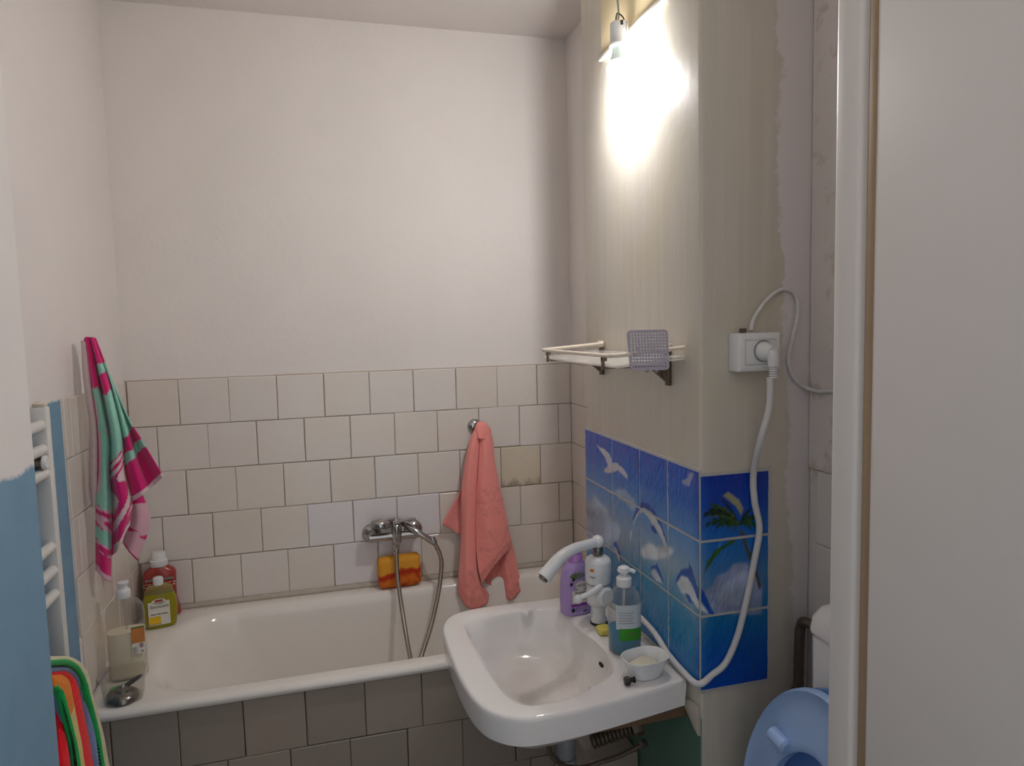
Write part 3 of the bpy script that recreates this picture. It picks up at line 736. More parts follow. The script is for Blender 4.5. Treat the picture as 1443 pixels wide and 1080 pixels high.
def b_purple():
    b = (1.218, -.792, ZT); yw = .12; fr = frame(b, yw)
    t = thing('lilac_soap_bottle', 'lilac liquid soap bottle with flip cap standing behind the heater tap', 'bottle', b)
    secs = [(0, .037, .021, 2.8, 0), (.004, .041, .024, 2.8, 0), (.03, .042, .025, 2.8, 0), (.09, .040, .024, 2.6, 0), (.118, .036, .023, 2.5, 0), (.134, .027, .02, 2.2, 0), (.140, .018, .017, 2, 0)]
    obj('bottle_body', bottle_body(b, yw, secs), M['lilac'], t)
    obj('cap', bottle_body(b, yw, [(.138, .018, .018, 2, 0), (.139, .0195, .0195, 2, 0), (.158, .0185, .0185, 2, 0), (.160, .017, .017, 2, 0)], 24), M['lilac_cap'], t)
    obj('flip_lid', bottle_body(b, yw, [(.161, .019, .018, 2.2, -.002), (.165, .023, .018, 2.2, -.004), (.172, .019, .016, 2.2, -.002), (.177, .010, .010, 2, 0)], 24), M['lilac_cap'], t)
    L = lambda u, v: fr(u, v, .0262)
    obj('label_panel', flat(lambda u, v: fr(u, v, .0256), -.022, .034, .024, .068), M['paper'], t)
    obj('logo_oval', disc(lambda u, v: fr(u, v, .0259), .004, .080, .016, .012), M['paper'], t)
    text('logo_lettering', 'elkos', .0125, lambda u, v: L(u+.004, v+.077), M['ink'], t)
    text('lettering', 'Beeren', .0105, lambda u, v: L(u+.001, v+.0585), M['ink'], t)
    text('lettering', '& Vanille', .0105, lambda u, v: L(u+.001, v+.0485), M['ink'], t)
    text('lettering', 'Cremeseife', .0075, lambda u, v: L(u+.001, v+.0395), M['ink'], t)
    obj('purple_band', flat(L, -.026, .026, .026, .0325), M['label_purple'], t)
    obj('round_icon', disc(L, -.020, .017, .0055, .0055), M['ink'], t); obj('round_icon', disc(L, -.006, .017, .0055, .0055), M['ink'], t)
    obj('round_icon_centre', disc(lambda u, v: fr(u, v, .0266), -.006, .017, .0042, .0042), M['lilac'], t)
    obj('text_line', flat(L, .008, .010, .020, .0125), M['ink'], t)
    lf = G()
    for k in range(7):
        a = -.9+k*.3; s = (.012, .1005)
        lf.add([L(s[0]-.004+math.sin(a)*.004, s[1]), L(s[0]+math.sin(a-.12)*.026, s[1]+math.cos(a-.12)*.018), L(s[0]+math.sin(a)*.030, s[1]+math.cos(a)*.024), L(s[0]+math.sin(a+.12)*.020, s[1]+math.cos(a+.12)*.016)], [(0, 1, 2, 3)])
    lf.v = [tuple(np.array(p)+np.array((-.016, 0, -.006))) for p in lf.v]
    obj('herb_print', lf, M['leaf'], t)
    for (u, v) in ((-.024, .086), (-.018, .098), (.024, .060), (.026, .050)): obj('berry_print', disc(L, u, v, .0042, .005), M['ink'], t)
b_purple()
def b_blue():
    b = (1.250, -1.028, ZT); yw = -.25; fr = frame(b, yw)
    t = thing('hand_soap_pump_bottle', 'clear pump bottle one third full of blue hand soap with green label, by the pillar', 'bottle', b)
    secs = [(0, .033, .026, 2.4, 0), (.004, .037, .029, 2.4, 0), (.06, .038, .030, 2.4, 0), (.118, .038, .030, 2.4, 0), (.136, .034, .027, 2.3, 0), (.148, .022, .019, 2.1, 0), (.153, .014, .014, 2, 0), (.157, .0125, .0125, 2, 0)]
    obj('bottle_shell', bottle_body(b, yw, secs), M['clear'], t)
    obj('liquid', bottle_body(b, yw, [(.003, .032, .025, 2.4, 0), (.007, .0355, .0275, 2.4, 0), (.058, .0362, .0284, 2.4, 0)]), M['blue_liquid'], t)
    obj('dip_tube', G().tube([(b[0], b[1], b[2]+.156), (b[0]-.002, b[1], b[2]+.10), (b[0]-.006, b[1], b[2]+.055)], .003, 8), M['label_grey'], t)
    obj('pump_collar', bottle_body(b, yw, [(.153, .0165, .0165, 2, 0), (.155, .018, .018, 2, 0), (.172, .0175, .0175, 2, 0), (.176, .013, .013, 2, 0), (.178, .008, .008, 2, 0)], 24), M['white_plastic'], t)
    hd = obj('pump_head', bottle_body(b, yw, [(.178, .006, .006, 2, 0), (.183, .006, .006, 2, 0), (.1835, .012, .010, 2, 0), (.189, .0155, .0125, 2, 0), (.196, .013, .011, 2, 0), (.200, .006, .005, 2, 0)], 24), M['white_plastic'], t)
    obj('pump_nozzle', G().tube([fr(.004, .190, 0), fr(.016, .190, .004), fr(.024, .186, .006)], .0045, 10), M['white_plastic'], hd)
    def C(u, v, k=1.03):
        a = -PI/2+u/.034; x = math.copysign(abs(math.cos(a))**(2/2.4), math.cos(a))*.038*k; y = math.copysign(abs(math.sin(a))**(2/2.4), math.sin(a))*.030*k
        return (b[0]+x*math.cos(yw)-y*math.sin(yw), b[1]+x*math.sin(yw)+y*math.cos(yw), b[2]+v)
    obj('label', flat(lambda u, v: C(u, v, 1.015), -.020, .062, .034, .118, 14), M['label_grey'], t)
    obj('green_label', flat(lambda u, v: C(u, v, 1.02), -.012, .036, .036, .064, 14), M['label_green'], t)
    for k in range(5): obj('text_line', flat(C, -.014, .100-k*.006, .012-.003*(k % 2), .1016-k*.006, 6, 1), M['ink_grey'], t)
    for k in range(2): obj('green_text_line', flat(C, .000, .053-k*.007, .022-.006*k, .0555-k*.007, 6, 1), M['leaf'], t)
b_blue()
# ---- soap dish, soap, bits
def dish():
    b = (1.244, -1.145); yw = .15
    t = thing('soap_dish', 'white oval plastic bowl on the right rear corner of the washbasin', 'bowl', (*b, ZT))
    R = lambda k, z, e=2.6: ring_se(b, .0495*k, .0385*k, ZT+z, e, yw, 48)
    obj('bowl', G().loft([R(.62, 0), R(.70, .004), R(.86, .022), R(.98, .037), R(1.02, .041), R(1.03, .043), R(1.0, .0435), R(.95, .041), R(.83, .022), R(.66, .007), R(.3, .0055)]), M['white_plastic'], t, 50)
    s = tag(obj('soap_bar', G().loft([ring_se((1.240, -1.146), .033*k, .023*k, z, 3, .45, 32) for k, z in ((.6, ZT+.0075), (.92, ZT+.014), (1.0, ZT+.022), (.97, ZT+.028), (.78, ZT+.0315))]), M['soap'], None, 60), 'cream bar of soap lying in the white oval bowl', 'soap')
dish()
g = G(); g.box((1.224, -.948, ZT), (1.256, -.912, ZT+.016), .006, 3)
g.v = [tuple(np.array(p)+.003*np.array(noise.noise_vector(Vector(p)*60))*np.array((1, 1, .0))) for p in g.v]
tag(obj('soap_remnant', g, M['yellow']), 'small pale yellow soap remnant beside the blue hand soap bottle', 'soap')
pk = thing('basin_plug', 'small black rubber plug lying in front of the white soap bowl', 'plug', (1.190, -1.172, ZT))
obj('plug_body', G().lathe((1.184, -1.172, ZT+.009), [(.008, 0), (.009, .002), (.009, .010), (.007, .012)], 16, (1, -.1, .05)), M['black'], pk)
obj('plug_stem', G().lathe((1.195, -1.173, ZT+.010), [(.005, 0), (.005, .008), (.0065, .009), (.0065, .012)], 12, (1, -.1, .0)), M['black'], pk)

# ================================================================== BATH MIXER, HAND SHOWER
def mixer():
    t = thing('bath_mixer_tap', 'chrome wall-mounted bath mixer on the white tiles above the sponge', 'tap', (.82, 0, .785))
    zl = .790; XA, XB, XM = .748, .893, .829; YB = -.062
    for x in (XA, XB):
        obj('wall_flange', G().lathe((x, -.0015, zl), [(.034, 0), (.034, .003), (.028, .012), (.017, .017), (.015, .045)], 28, (0, -1, 0)), M['chrome'], t)
        obj('union_nut', G().lathe((x, -.044, zl), [(.015, 0), (.0165, .002), (.0165, .012), (.013, .02)], 12, (0, -1, 0)), M['chrome'], t)
    obj('mixer_bar', G().lathe((XA-.016, YB, zl), [(.010, 0), (.0135, .003), (.0135, .174), (.010, .177)], 24, (1, 0, 0)), M['chrome'], t)
    obj('mixer_body', G().lathe((XM, YB-.004, zl-.026), [(.013, 0), (.0165, .004), (.0175, .03), (.0185, .058), (.017, .066), (.011, .071)], 24), M['chrome'], t)
    obj('spout_outlet', G().lathe((XM-.004, YB-.006, zl-.044), [(.010, 0), (.0115, .002), (.0115, .018)], 16), M['chrome'], t)
    lv = G().loft([[(XM-.012+x, YB-.012-y*.013, zl+.050+.06*x+.003*math.sin(x*30)+s*.0018) for y, s in ((1, 1), (-1, 1), (-1, -1), (1, -1))] for x in (0, .02, .04, .06, .078)])
    obj('lever', lv, M['chrome'], t)
    h = thing('hand_shower', 'chrome hand shower with ribbed metal hose resting on the bath mixer', 'shower head', (XM, YB, zl+.03))
    ax = Vector((.87, -.10, -.28)).normalized(); P0 = Vector((.772, -.070, .828))
    obj('shower_head', G().lathe((.775, -.066, .838), [(.026, -.014), (.034, -.012), (.036, -.002), (.033, .006), (.022, .013), (.008, .017)], 28, (.15, .25, 1)), M['chrome'], h)
    obj('spray_face', G().lathe((.775, -.066, .8235), [(.024, 0), (.024, -.003)], 24, (.15, .25, 1)), M['pvc'], h)
    obj('handle', G().tube([(.790, -.060, .838), (.808, -.046, .837), (.829, -.034, .834), (.858, -.050, .826), (.895, -.078, .802), at_y((612, 765), -.088)], lambda q: .012-.001*q, 14, 5), M['chrome'], h)
    A = [at_y((612, 765), -.088), at_y((620, 782), -.095), at_y((622, 800), -.105), at_y((618, 835), -.13), at_y((608, 880), -.17), at_y((595, 922), -.22), at_y((588, 945), -.26), (.86, -.29, .40), (.85, -.29, .36), (.835, -.285, .40),
         at_y((580, 940), -.25), at_y((573, 900), -.20), at_y((565, 850), -.13), at_y((560, 810), -.09), at_y((558.5, 775), -.068)]
    P = spline(A, 14); m = len(P)
    d = [0]
    for i in range(1, m): d.append(d[-1]+(P[i]-P[i-1]).length)
    n = int(d[-1]/.0028); tt = np.linspace(0, d[-1], n)
    Q = np.stack([np.interp(tt, d, [p[k] for p in P]) for k in range(3)], 1)
    cnt = [0]
    obj('hose', G().tube([tuple(q) for q in Q], lambda q: .0072+(.0011 if int(round(q*(n-1))) % 2 else -.0004), 10, 0), M['hose'], h, 80)
    obj('hose_nut', G().lathe(P[0], [(.0105, -.02), (.0115, -.014), (.0105, .004), (.0085, .006)], 14, P[3]-P[0]), M['chrome'], h)
    obj('hose_nut', G().lathe(P[-1]-Vector((0, 0, .016)), [(.009, 0), (.0105, .004), (.0105, .018), (.009, .02)], 14), M['chrome'], h)
mixer()
def sponge():
    c = (.838, -.036, .600); g = G()
    secs = []
    bm = bmesh.new(); bmesh.ops.create_cube(bm, size=1)
    for v in bm.verts: v.co = Vector((v.co.x*.150, v.co.y*.05, (v.co.z+.5)*.112))
    bmesh.ops.bevel(bm, geom=bm.edges[:], offset=.019, segments=5, affect='EDGES', profile=.5)
    bmesh.ops.subdivide_edges(bm, edges=[e for e in bm.edges if e.calc_length() > .03], cuts=5, use_grid_fill=True)
    for v in bm.verts: v.co += noise.noise_vector(v.co*40)*.0022
    rot = Matrix.Translation(c) @ Matrix.Rotation(-.03, 4, 'Y')
    o = obj('bath_sponge', G().bm(bm), M['sponge'], None, 80); o.matrix_world = rot
    tag(o, 'orange and yellow marbled bath sponge on the tub rim under the mixer', 'sponge')
sponge()

# ================================================================== TOWELS
def solid(o, th):
    m = o.modifiers.new('thickness', 'SOLIDIFY'); m.thickness = th; m.offset = 0
def pink_towel():
    T = lambda pts, d: [at_y((480+x/3.373, 560+y/3.373), d if not isinstance(d, (list, tuple)) else d[min(i, len(d)-1)]) for i, (x, y) in enumerate(pts)]
    base = np.array(lin((255, 160, 152)))
    hook = (1.129, 0, 1.151)
    def col(s, t, q):
        k = 1.0
        x, z = q.x, q.z
        for (cx, cz, r) in ((1.185, .72, .075), (1.165, .885, .055), (1.10, .60, .06), (1.21, .57, .05)):
            dx, dz = x-cx, z-cz; rr = math.hypot(dx, dz)
            if rr < r:
                a = math.atan2(dz, dx); k -= .10*(math.cos(a*6) > .8) + .08*(math.sin(rr*900) > .55)
        k -= .12*(t > .94)
        k *= 1+.05*noise.noise(Vector((x*90, z*90, 0)))
        return tuple(np.clip(base*k*np.array((1, .98, .98)), 0, 1))
    g = G(); D = -.055
    # left rolled fold
    patch(g, [T([(650, 122), (618, 200), (592, 310), (574, 450), (574, 650), (560, 850), (556, 930)], [-.03, -.045, -.05, -.055, -.06, -.085, -.09]),
              T([(655, 122), (635, 210), (615, 310), (605, 460), (600, 650), (600, 850), (610, 1004)], [-.04, -.065, -.075, -.085, -.09, -.115, -.12]),
              T([(660, 124), (655, 220), (645, 330), (638, 480), (636, 660), (645, 850), (690, 985)], [-.04, -.06, -.068, -.075, -.08, -.105, -.11]),
              T([(664, 126), (662, 220), (655, 330), (645, 480), (640, 660), (655, 850), (706, 940)], [-.03, -.045, -.05, -.05, -.055, -.08, -.09])], 26, 90, col)
    # broad front panel with slanting hem
    patch(g, [T([(664, 126), (662, 220), (655, 330), (645, 480), (642, 660), (652, 800), (672, 890)], [-.035, -.06, -.065, -.07, -.075, -.1, -.11]),
              T([(672, 124), (680, 215), (686, 330), (690, 470), (700, 620), (715, 730), (722, 815)], [-.04, -.07, -.085, -.095, -.105, -.115, -.12]),
              T([(684, 124), (705, 200), (722, 310), (745, 450), (760, 570), (768, 660), (770, 755)], [-.035, -.06, -.07, -.08, -.09, -.10, -.105]),
              T([(694, 128), (722, 200), (733, 310), (762, 450), (785, 560), (800, 640), (808, 712)], [-.025, -.04, -.05, -.06, -.07, -.08, -.085])], 34, 90, col, .004)
    # right lobe behind the hem
    patch(g, [T([(664, 140), (665, 300), (662, 480), (655, 660), (665, 800), (695, 885)], [-.02, -.04, -.05, -.055, -.07, -.08]),
              T([(680, 140), (695, 300), (710, 480), (728, 660), (742, 800), (765, 920)], [-.02, -.03, -.03, -.04, -.05, -.06]),
              T([(700, 140), (722, 300), (748, 480), (778, 660), (792, 800), (805, 966)], [-.02, -.045, -.055, -.065, -.08, -.095]),
              T([(712, 150), (730, 300), (764, 480), (806, 660), (840, 800), (862, 915)], [-.015, -.03, -.035, -.045, -.06, -.075])], 30, 80, col)
    # flap at the left behind the roll
    patch(g, [T([(600, 330), (572, 440), (520, 530), (484, 606)], [-.03, -.035, -.04, -.045]),
              T([(610, 340), (590, 450), (560, 560), (530, 632)], [-.025, -.02, -.025, -.03]),
              T([(620, 350), (612, 470), (604, 580), (590, 668)], [-.03, -.04, -.04, -.04])], 16, 50, col)
    # knot over the hook
    patch(g, [T([(648, 190), (640, 150), (650, 122), (664, 116)], [-.05, -.045, -.04, -.025]), T([(665, 200), (662, 160), (668, 128), (676, 116)], [-.075, -.065, -.05, -.025]), T([(716, 205), (708, 160), (694, 130), (680, 118)], [-.05, -.05, -.04, -.025])], 14, 16, col)
    t = thing('coral_towel', 'coral pink towel hanging from a chrome suction hook over the back tub rim', 'towel', (1.13, -.05, 1.15))
    o = obj('towel_cloth', g, M['towel'], t, 180); solid(o, .003)
    h = thing('towel_hook', 'round chrome wall hook holding the coral pink towel', 'hook', hook)
    obj('suction_disc', G().lathe((hook[0], -.0015, hook[2]-.004), [(.026, 0), (.026, .004), (.021, .011), (.010, .015)], 28, (0, -1, 0)), M['chrome'], h)
    obj('hook_peg', G().tube([(hook[0], -.016, hook[2]-.004), (hook[0], -.03, hook[2]-.008), (hook[0], -.036, hook[2]+.004)], .004, 8), M['chrome'], h)
pink_towel()
def left_towel():
    T = lambda pts, d: [at_y((110+x/2.962, 465+y/2.959), -.445+(d if not isinstance(d, (list, tuple)) else d[min(i, len(d)-1)])) for i, (x, y) in enumerate(pts)]
    PK, MT, CR, LP = [np.array(lin(c)) for c in ((222, 42, 122), (158, 218, 198), (234, 212, 212), (232, 184, 198))]
    def nz(s, t): return 1+.10*noise.noise(Vector((s*60, t*160, 1)))
    def w(*bands):
        def f(s, t, q):
            tt = t+.012*noise.noise(Vector((s*4, t*9, 5)))
            for lim, fn in bands:
                if tt <= lim: return tuple(np.clip((fn(s, t) if callable(fn) else fn)*nz(s, t), 0, 1))
            return tuple(bands[-1][1])
        return f
    def swirl(a, b, fx, fy, th=.15):
        return lambda s, t: a if math.sin(s*fx+math.sin(t*fy)*2.6+t*fy) > th else b
    g = G()
    # cream back layer against the wall
    patch(g, [T([(14, 45), (25, 220), (48, 400), (48, 640), (60, 735)], .005), T([(28, 50), (45, 230), (66, 410), (68, 620), (68, 745)], -.012), T([(42, 60), (62, 240), (88, 420), (90, 600), (80, 725)], .0)], 10, 70,
          lambda s, t, q: tuple(np.clip((CR if s < .72 else PK*.8)*nz(s, t), 0, 1)))
    # front tube
    patch(g, [T([(26, 38), (60, 240), (85, 420), (88, 600), (76, 720), (75, 1000)], [0, -.005, -.01, -.01, -.01, -.01]), T([(34, 30), (70, 240), (98, 420), (102, 600), (96, 730), (92, 1020)], [-.015, -.03, -.035, -.04, -.04, -.035]),
              T([(44, 30), (84, 250), (118, 440), (118, 600), (122, 740), (116, 1045)], [-.015, -.03, -.035, -.04, -.04, -.035]), T([(54, 34), (97, 280), (131, 480), (129, 600), (141, 740), (136, 1052)], [0, -.005, -.01, -.005, -.01, -.01])], 26, 150,
          w((.21, PK), (.24, MT), (.40, swirl(LP, MT, 5, 14, .0)), (.66, lambda s, t: MT if s > .25 else LP), (.71, lambda s, t: MT), (.80, swirl(PK, LP, 3, 60, -.4)), (.86, MT), (.90, swirl(PK, LP, 2, 50, -.6)), (.975, PK), (1.01, LP)))
    # pleat between, its shade painted in as darker mint and pink
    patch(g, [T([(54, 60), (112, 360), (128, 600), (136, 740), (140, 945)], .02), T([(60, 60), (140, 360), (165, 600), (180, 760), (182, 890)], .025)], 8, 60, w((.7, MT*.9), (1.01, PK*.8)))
    # middle tube
    patch(g, [T([(50, 34), (97, 250), (131, 450), (133, 600), (147, 740), (150, 935)], [0, 0, 0, 0, 0, 0]), T([(56, 30), (108, 230), (150, 440), (155, 590), (172, 740), (168, 915)], [-.02, -.04, -.05, -.05, -.05, -.04]),
              T([(62, 32), (122, 220), (172, 440), (180, 590), (205, 730), (190, 860)], [-.015, -.035, -.045, -.045, -.045, -.035]), T([(66, 34), (130, 215), (182, 440), (195, 590), (224, 716), (214, 815)], [0, -.005, -.01, -.01, -.01, -.01])], 26, 140,
          w((.13, PK), (.175, MT), (.27, PK), (.57, MT), (.66, lambda s, t: CR if math.sin(t*150+s*2) > -.1 else PK*1.1), (.90, swirl(CR, PK, 4.5, 22, -.25)), (.965, PK), (1.01, CR)))
    # right spreading fold
    patch(g, [T([(64, 34), (128, 210), (176, 440), (190, 590), (216, 722)], [.01, .01, .0, .0, .0]), T([(68, 33), (132, 200), (196, 410), (230, 555), (268, 690)], [-.005, -.02, -.03, -.035, -.03]), T([(70, 34), (132, 192), (206, 385), (246, 500), (318, 648)], [-.005, -.01, .005, .01, .0]), T([(73, 36), (134, 190), (212, 372), (262, 455), (356, 613)], [0, -.01, -.02, -.025, -.03])], 28, 130,
          w((.16, PK), (.62, MT), (.71, PK), (.77, MT), (.975, PK), (1.01, CR)))
    # lower corner behind
    patch(g, [T([(205, 690), (210, 780), (188, 888)], .05), T([(238, 680), (250, 800), (218, 932)], .03), T([(262, 670), (302, 800), (246, 962)], .05)], 16, 60,
          w((.18, PK), (.62, LP), (.70, swirl(PK, LP, 6, 10, -.2)), (.97, LP), (1.01, PK)))
    t = thing('striped_beach_towel', 'magenta and mint patterned towel hanging on the left wall', 'towel', (.03, -.45, 1.5))
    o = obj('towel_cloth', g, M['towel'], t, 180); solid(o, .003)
left_towel()

# ================================================================== BULB, VENT PANEL
def bulb():
    c = at_y((869, 100), -.938); c = (1.295, c[1], c[2])
    t = thing('pendant_bulb', 'lit bare light bulb in a white socket hanging by a thin wire beside the pillar', 'lamp', c)
    obj('bulb_globe', G().lathe(c, [(.012, -.029), (.021, -.023), (.0275, -.013), (.030, 0), (.0292, .008), (.026, .016), (.0245, .019)], 28), M['bulb'], t)
    obj('bulb_neck', G().lathe((c[0], c[1], c[2]+.019), [(.0243, 0), (.022, .006), (.0185, .016), (.0172, .034)], 28), plain('bulb_neck_white', (206, 222, 216), .35), t)
    sk = obj('lamp_socket', G().lathe((c[0]-.002, c[1], c[2]+.052), [(.0195, 0), (.0215, .002), (.0215, .006), (.0195, .008), (.0198, .026), (.0195, .052), (.017, .054)], 28), M['white_plastic'], t)
    obj('socket_slot', G().box((c[0]-.006, c[1]-.0205, c[2]+.094), (c[0]+.000, c[1]-.015, c[2]+.104)), M['dark'], sk)
    obj('socket_rib', G().box((c[0]+.008, c[1]-.0195, c[2]+.075), (c[0]+.013, c[1]-.013, c[2]+.104), .001), M['white_plastic'], sk)
    x, y, z = c
    obj('wire', G().tube([(x-.004, y, z+.108), (x-.003, y-.003, z+.125), (x-.006, y, z+.18), (x-.012, y, z+.26), (x-.013, y, ZC-.004)], .0022, 8), M['pvc'], t)
    obj('wire', G().tube([(x+.008, y-.01, z+.104), (x+.005, y-.008, z+.116), (x-.004, y-.002, z+.126), (x-.009, y-.004, z+.12), (x-.012, y-.008, z+.106)], .0016, 6), M['dark'], t)
    obj('ceiling_cup', G().lathe((x-.013, y, ZC-.03), [(.01, 0), (.035, .01), (.04, .0299)], 24), M['white_plastic'], t)
bulb()
vp = thing('vent_panel', 'cream panel with pale bottom batten high on the pillar above the bulb', 'panel', (PX, -.93, 2.2))
obj('panel_board', G().box((PX-.006, -1.098, 2.178), (PX-.0005, -.760, 2.44), .001), M['vent_panel'], vp)
obj('bottom_batten', G().box((PX-.013, -1.105, 2.168), (PX-.0005, -.758, 2.178), .001), M['paper'], vp)
obj('edge_batten', G().box((PX-.010, -1.112, 2.178), (PX-.0005, -1.099, 2.44), .001), M['vent_panel'], vp)

# ================================================================== SHELF + GREY HOLDER
def shelf():
    t = thing('wall_shelf', 'white shelf with cream gallery rail and small brackets on the pillar', 'shelf', (PX, -.93, 1.43))
    y0, y1 = -.692, -1.168
    g = G().loft([[(PX-.002, y, 1.4375), (1.178, y, 1.4235), (1.176, y, 1.4205), (1.178, y, 1.4175), (PX-.002, y, 1.4305)] for y in (y0, y0-.002, y1+.002, y1)])
    obj('shelf_board', g, M['shelf_white'], t)
    obj('gallery_rail', G().tube([(PX-.004, y0-.05, 1.455), (1.22, y0-.045, 1.4475), (1.168, y0-.04, 1.4435), (1.16, y0-.055, 1.443), (1.160, y0-.09, 1.443), (1.162, -.95, 1.443), (1.165, y1+.03, 1.443), (1.17, y1+.008, 1.4435), (1.18, y1-.002, 1.444), (1.24, y1-.002, 1.448), (PX-.004, y1-.002, 1.455)], .0042, 8, 5), M['rail_cream'], t)
    for y in (-.735, -1.105):
        b = G().box((PX-.012, y-.006, 1.372), (PX-.0008, y+.006, 1.462), .002); 
        b.loft([[(PX-.006, y-.004, 1.418), (PX-.006, y+.004, 1.418), (PX-.006, y+.004, 1.375), (PX-.006, y-.004, 1.375)], [(PX-.05, y-.004, 1.420), (PX-.05, y+.004, 1.420), (PX-.05, y+.004, 1.412), (PX-.05, y-.004, 1.412)]])
        br = obj('bracket', b, M['beige_metal'], t)
        obj('bracket_arm', G().box((1.18, y-.004, 1.413), (PX-.05, y+.004, 1.4185), .001), M['beige_metal'], br)
        f = G().box((1.171, y-.005, 1.412), (1.176, y+.005, 1.446), .001); f.box((1.171, y-.006, 1.430), (1.181, y+.006, 1.440), .001)
        obj('rail_clip', f, M['beige_metal'], t)
        obj('wall_clip', G().box((PX-.016, y-.007, 1.445), (PX-.0008, y+.007, 1.462), .002), M['rail_cream'], t)
    obj('bracket_hook', G().tube([(PX-.012, -1.107, 1.43), (PX-.020, -1.11, 1.40), (PX-.008, -1.11, 1.376)], .003, 8), M['rust'], t)
shelf()
def holder():
    # square plate with swirling slots, leaning on the rail; built in its own plane
    C = np.array(at_y((914, 493.5), -1.185)); nrm = np.array((-.34, -.94, .08)); nrm /= np.linalg.norm(nrm)
    up = np.array((0, 0, 1.)) - nrm*nrm[2]; up /= np.linalg.norm(up); rt = np.cross(up, nrm); rt = -rt
    if rt[0] < 0: rt = -rt
    up = up*.997-rt*.05; 
    t = thing('grey_slotted_holder', 'grey square plastic holder with swirling slots clipped to the shelf rail', 'holder', tuple(C))
    a = .0405
    def W(u, v, d): return tuple(C+rt*u*(1-.06*(v < 0)*abs(v)/a)+up*v+nrm*d)
    rim = ring_rr(-a, a, -a, a, 0, (.008,)*4, 6)
    slots = []
    N = 12
    for i in range(N):
        for j in range(N):
            u = -.033+.066*i/(N-1); v = -.033+.066*j/(N-1)
            cu, cv = u-.012, v+.004; r = math.hypot(cu, cv); an = math.atan2(cv, cu)
            ln = .0014+.0010*min(1, r/.04); slots.append((u, v, an+PI/2+.5, ln, .0011))
    # plate surface with real holes: triangulate outline + slots
    bm = bmesh.new()
    def loop(pts):
        vs = [bm.verts.new((p[0], p[1], 0)) for p in pts]
        return [bm.edges.new((vs[k], vs[(k+1) % len(vs)])) for k in range(len(vs))]
    es = loop([(p[0], p[1]) for p in rim])
    for (u, v, an, ln, wd) in slots:
        es += loop([(u+ln*math.cos(q)*math.cos(an)-wd*math.sin(q)*math.sin(an), v+ln*math.cos(q)*math.sin(an)+wd*math.sin(q)*math.cos(an)) for q in [2*PI*k/8 for k in range(8)]])
    bmesh.ops.triangle_fill(bm, use_beauty=True, use_dissolve=False, edges=es)
    ex = bmesh.ops.extrude_face_region(bm, geom=bm.faces[:])
    for v in [q for q in ex['geom'] if isinstance(q, bmesh.types.BMVert)]: v.co.z -= .0025
    g = G(); bm.verts.index_update()
    g.add([W(v.co.x, v.co.y, v.co.z) for v in bm.verts], [[v.index for v in f.verts] for f in bm.faces]); bm.free()
    obj('slotted_plate', g, M['grey_plastic'], t, 30)
    sd = G(); k = len(rim)
    sd.loft([[W(p[0], p[1], 0) for p in rim], [W(p[0]*1.0, p[1]*1.0, -.014) for p in rim], [W(p[0]*.95, p[1]*.95, -.014) for p in rim], [W(p[0]*.95, p[1]*.95, -.002) for p in rim]], False, False)
    obj('side_wall', sd, M['grey_plastic'], t)
    for u in (-.006, .014): obj('foot', G().sphere(W(u, -a-.001, -.005), .004, 10, 8), M['grey_plastic'], t)
    obj('rail_hook', G().tube([W(-.02, .010, -.012), W(-.02, .002, -.020), W(-.02, -.008, -.022)], .003, 8), M['grey_plastic'], t)
holder()

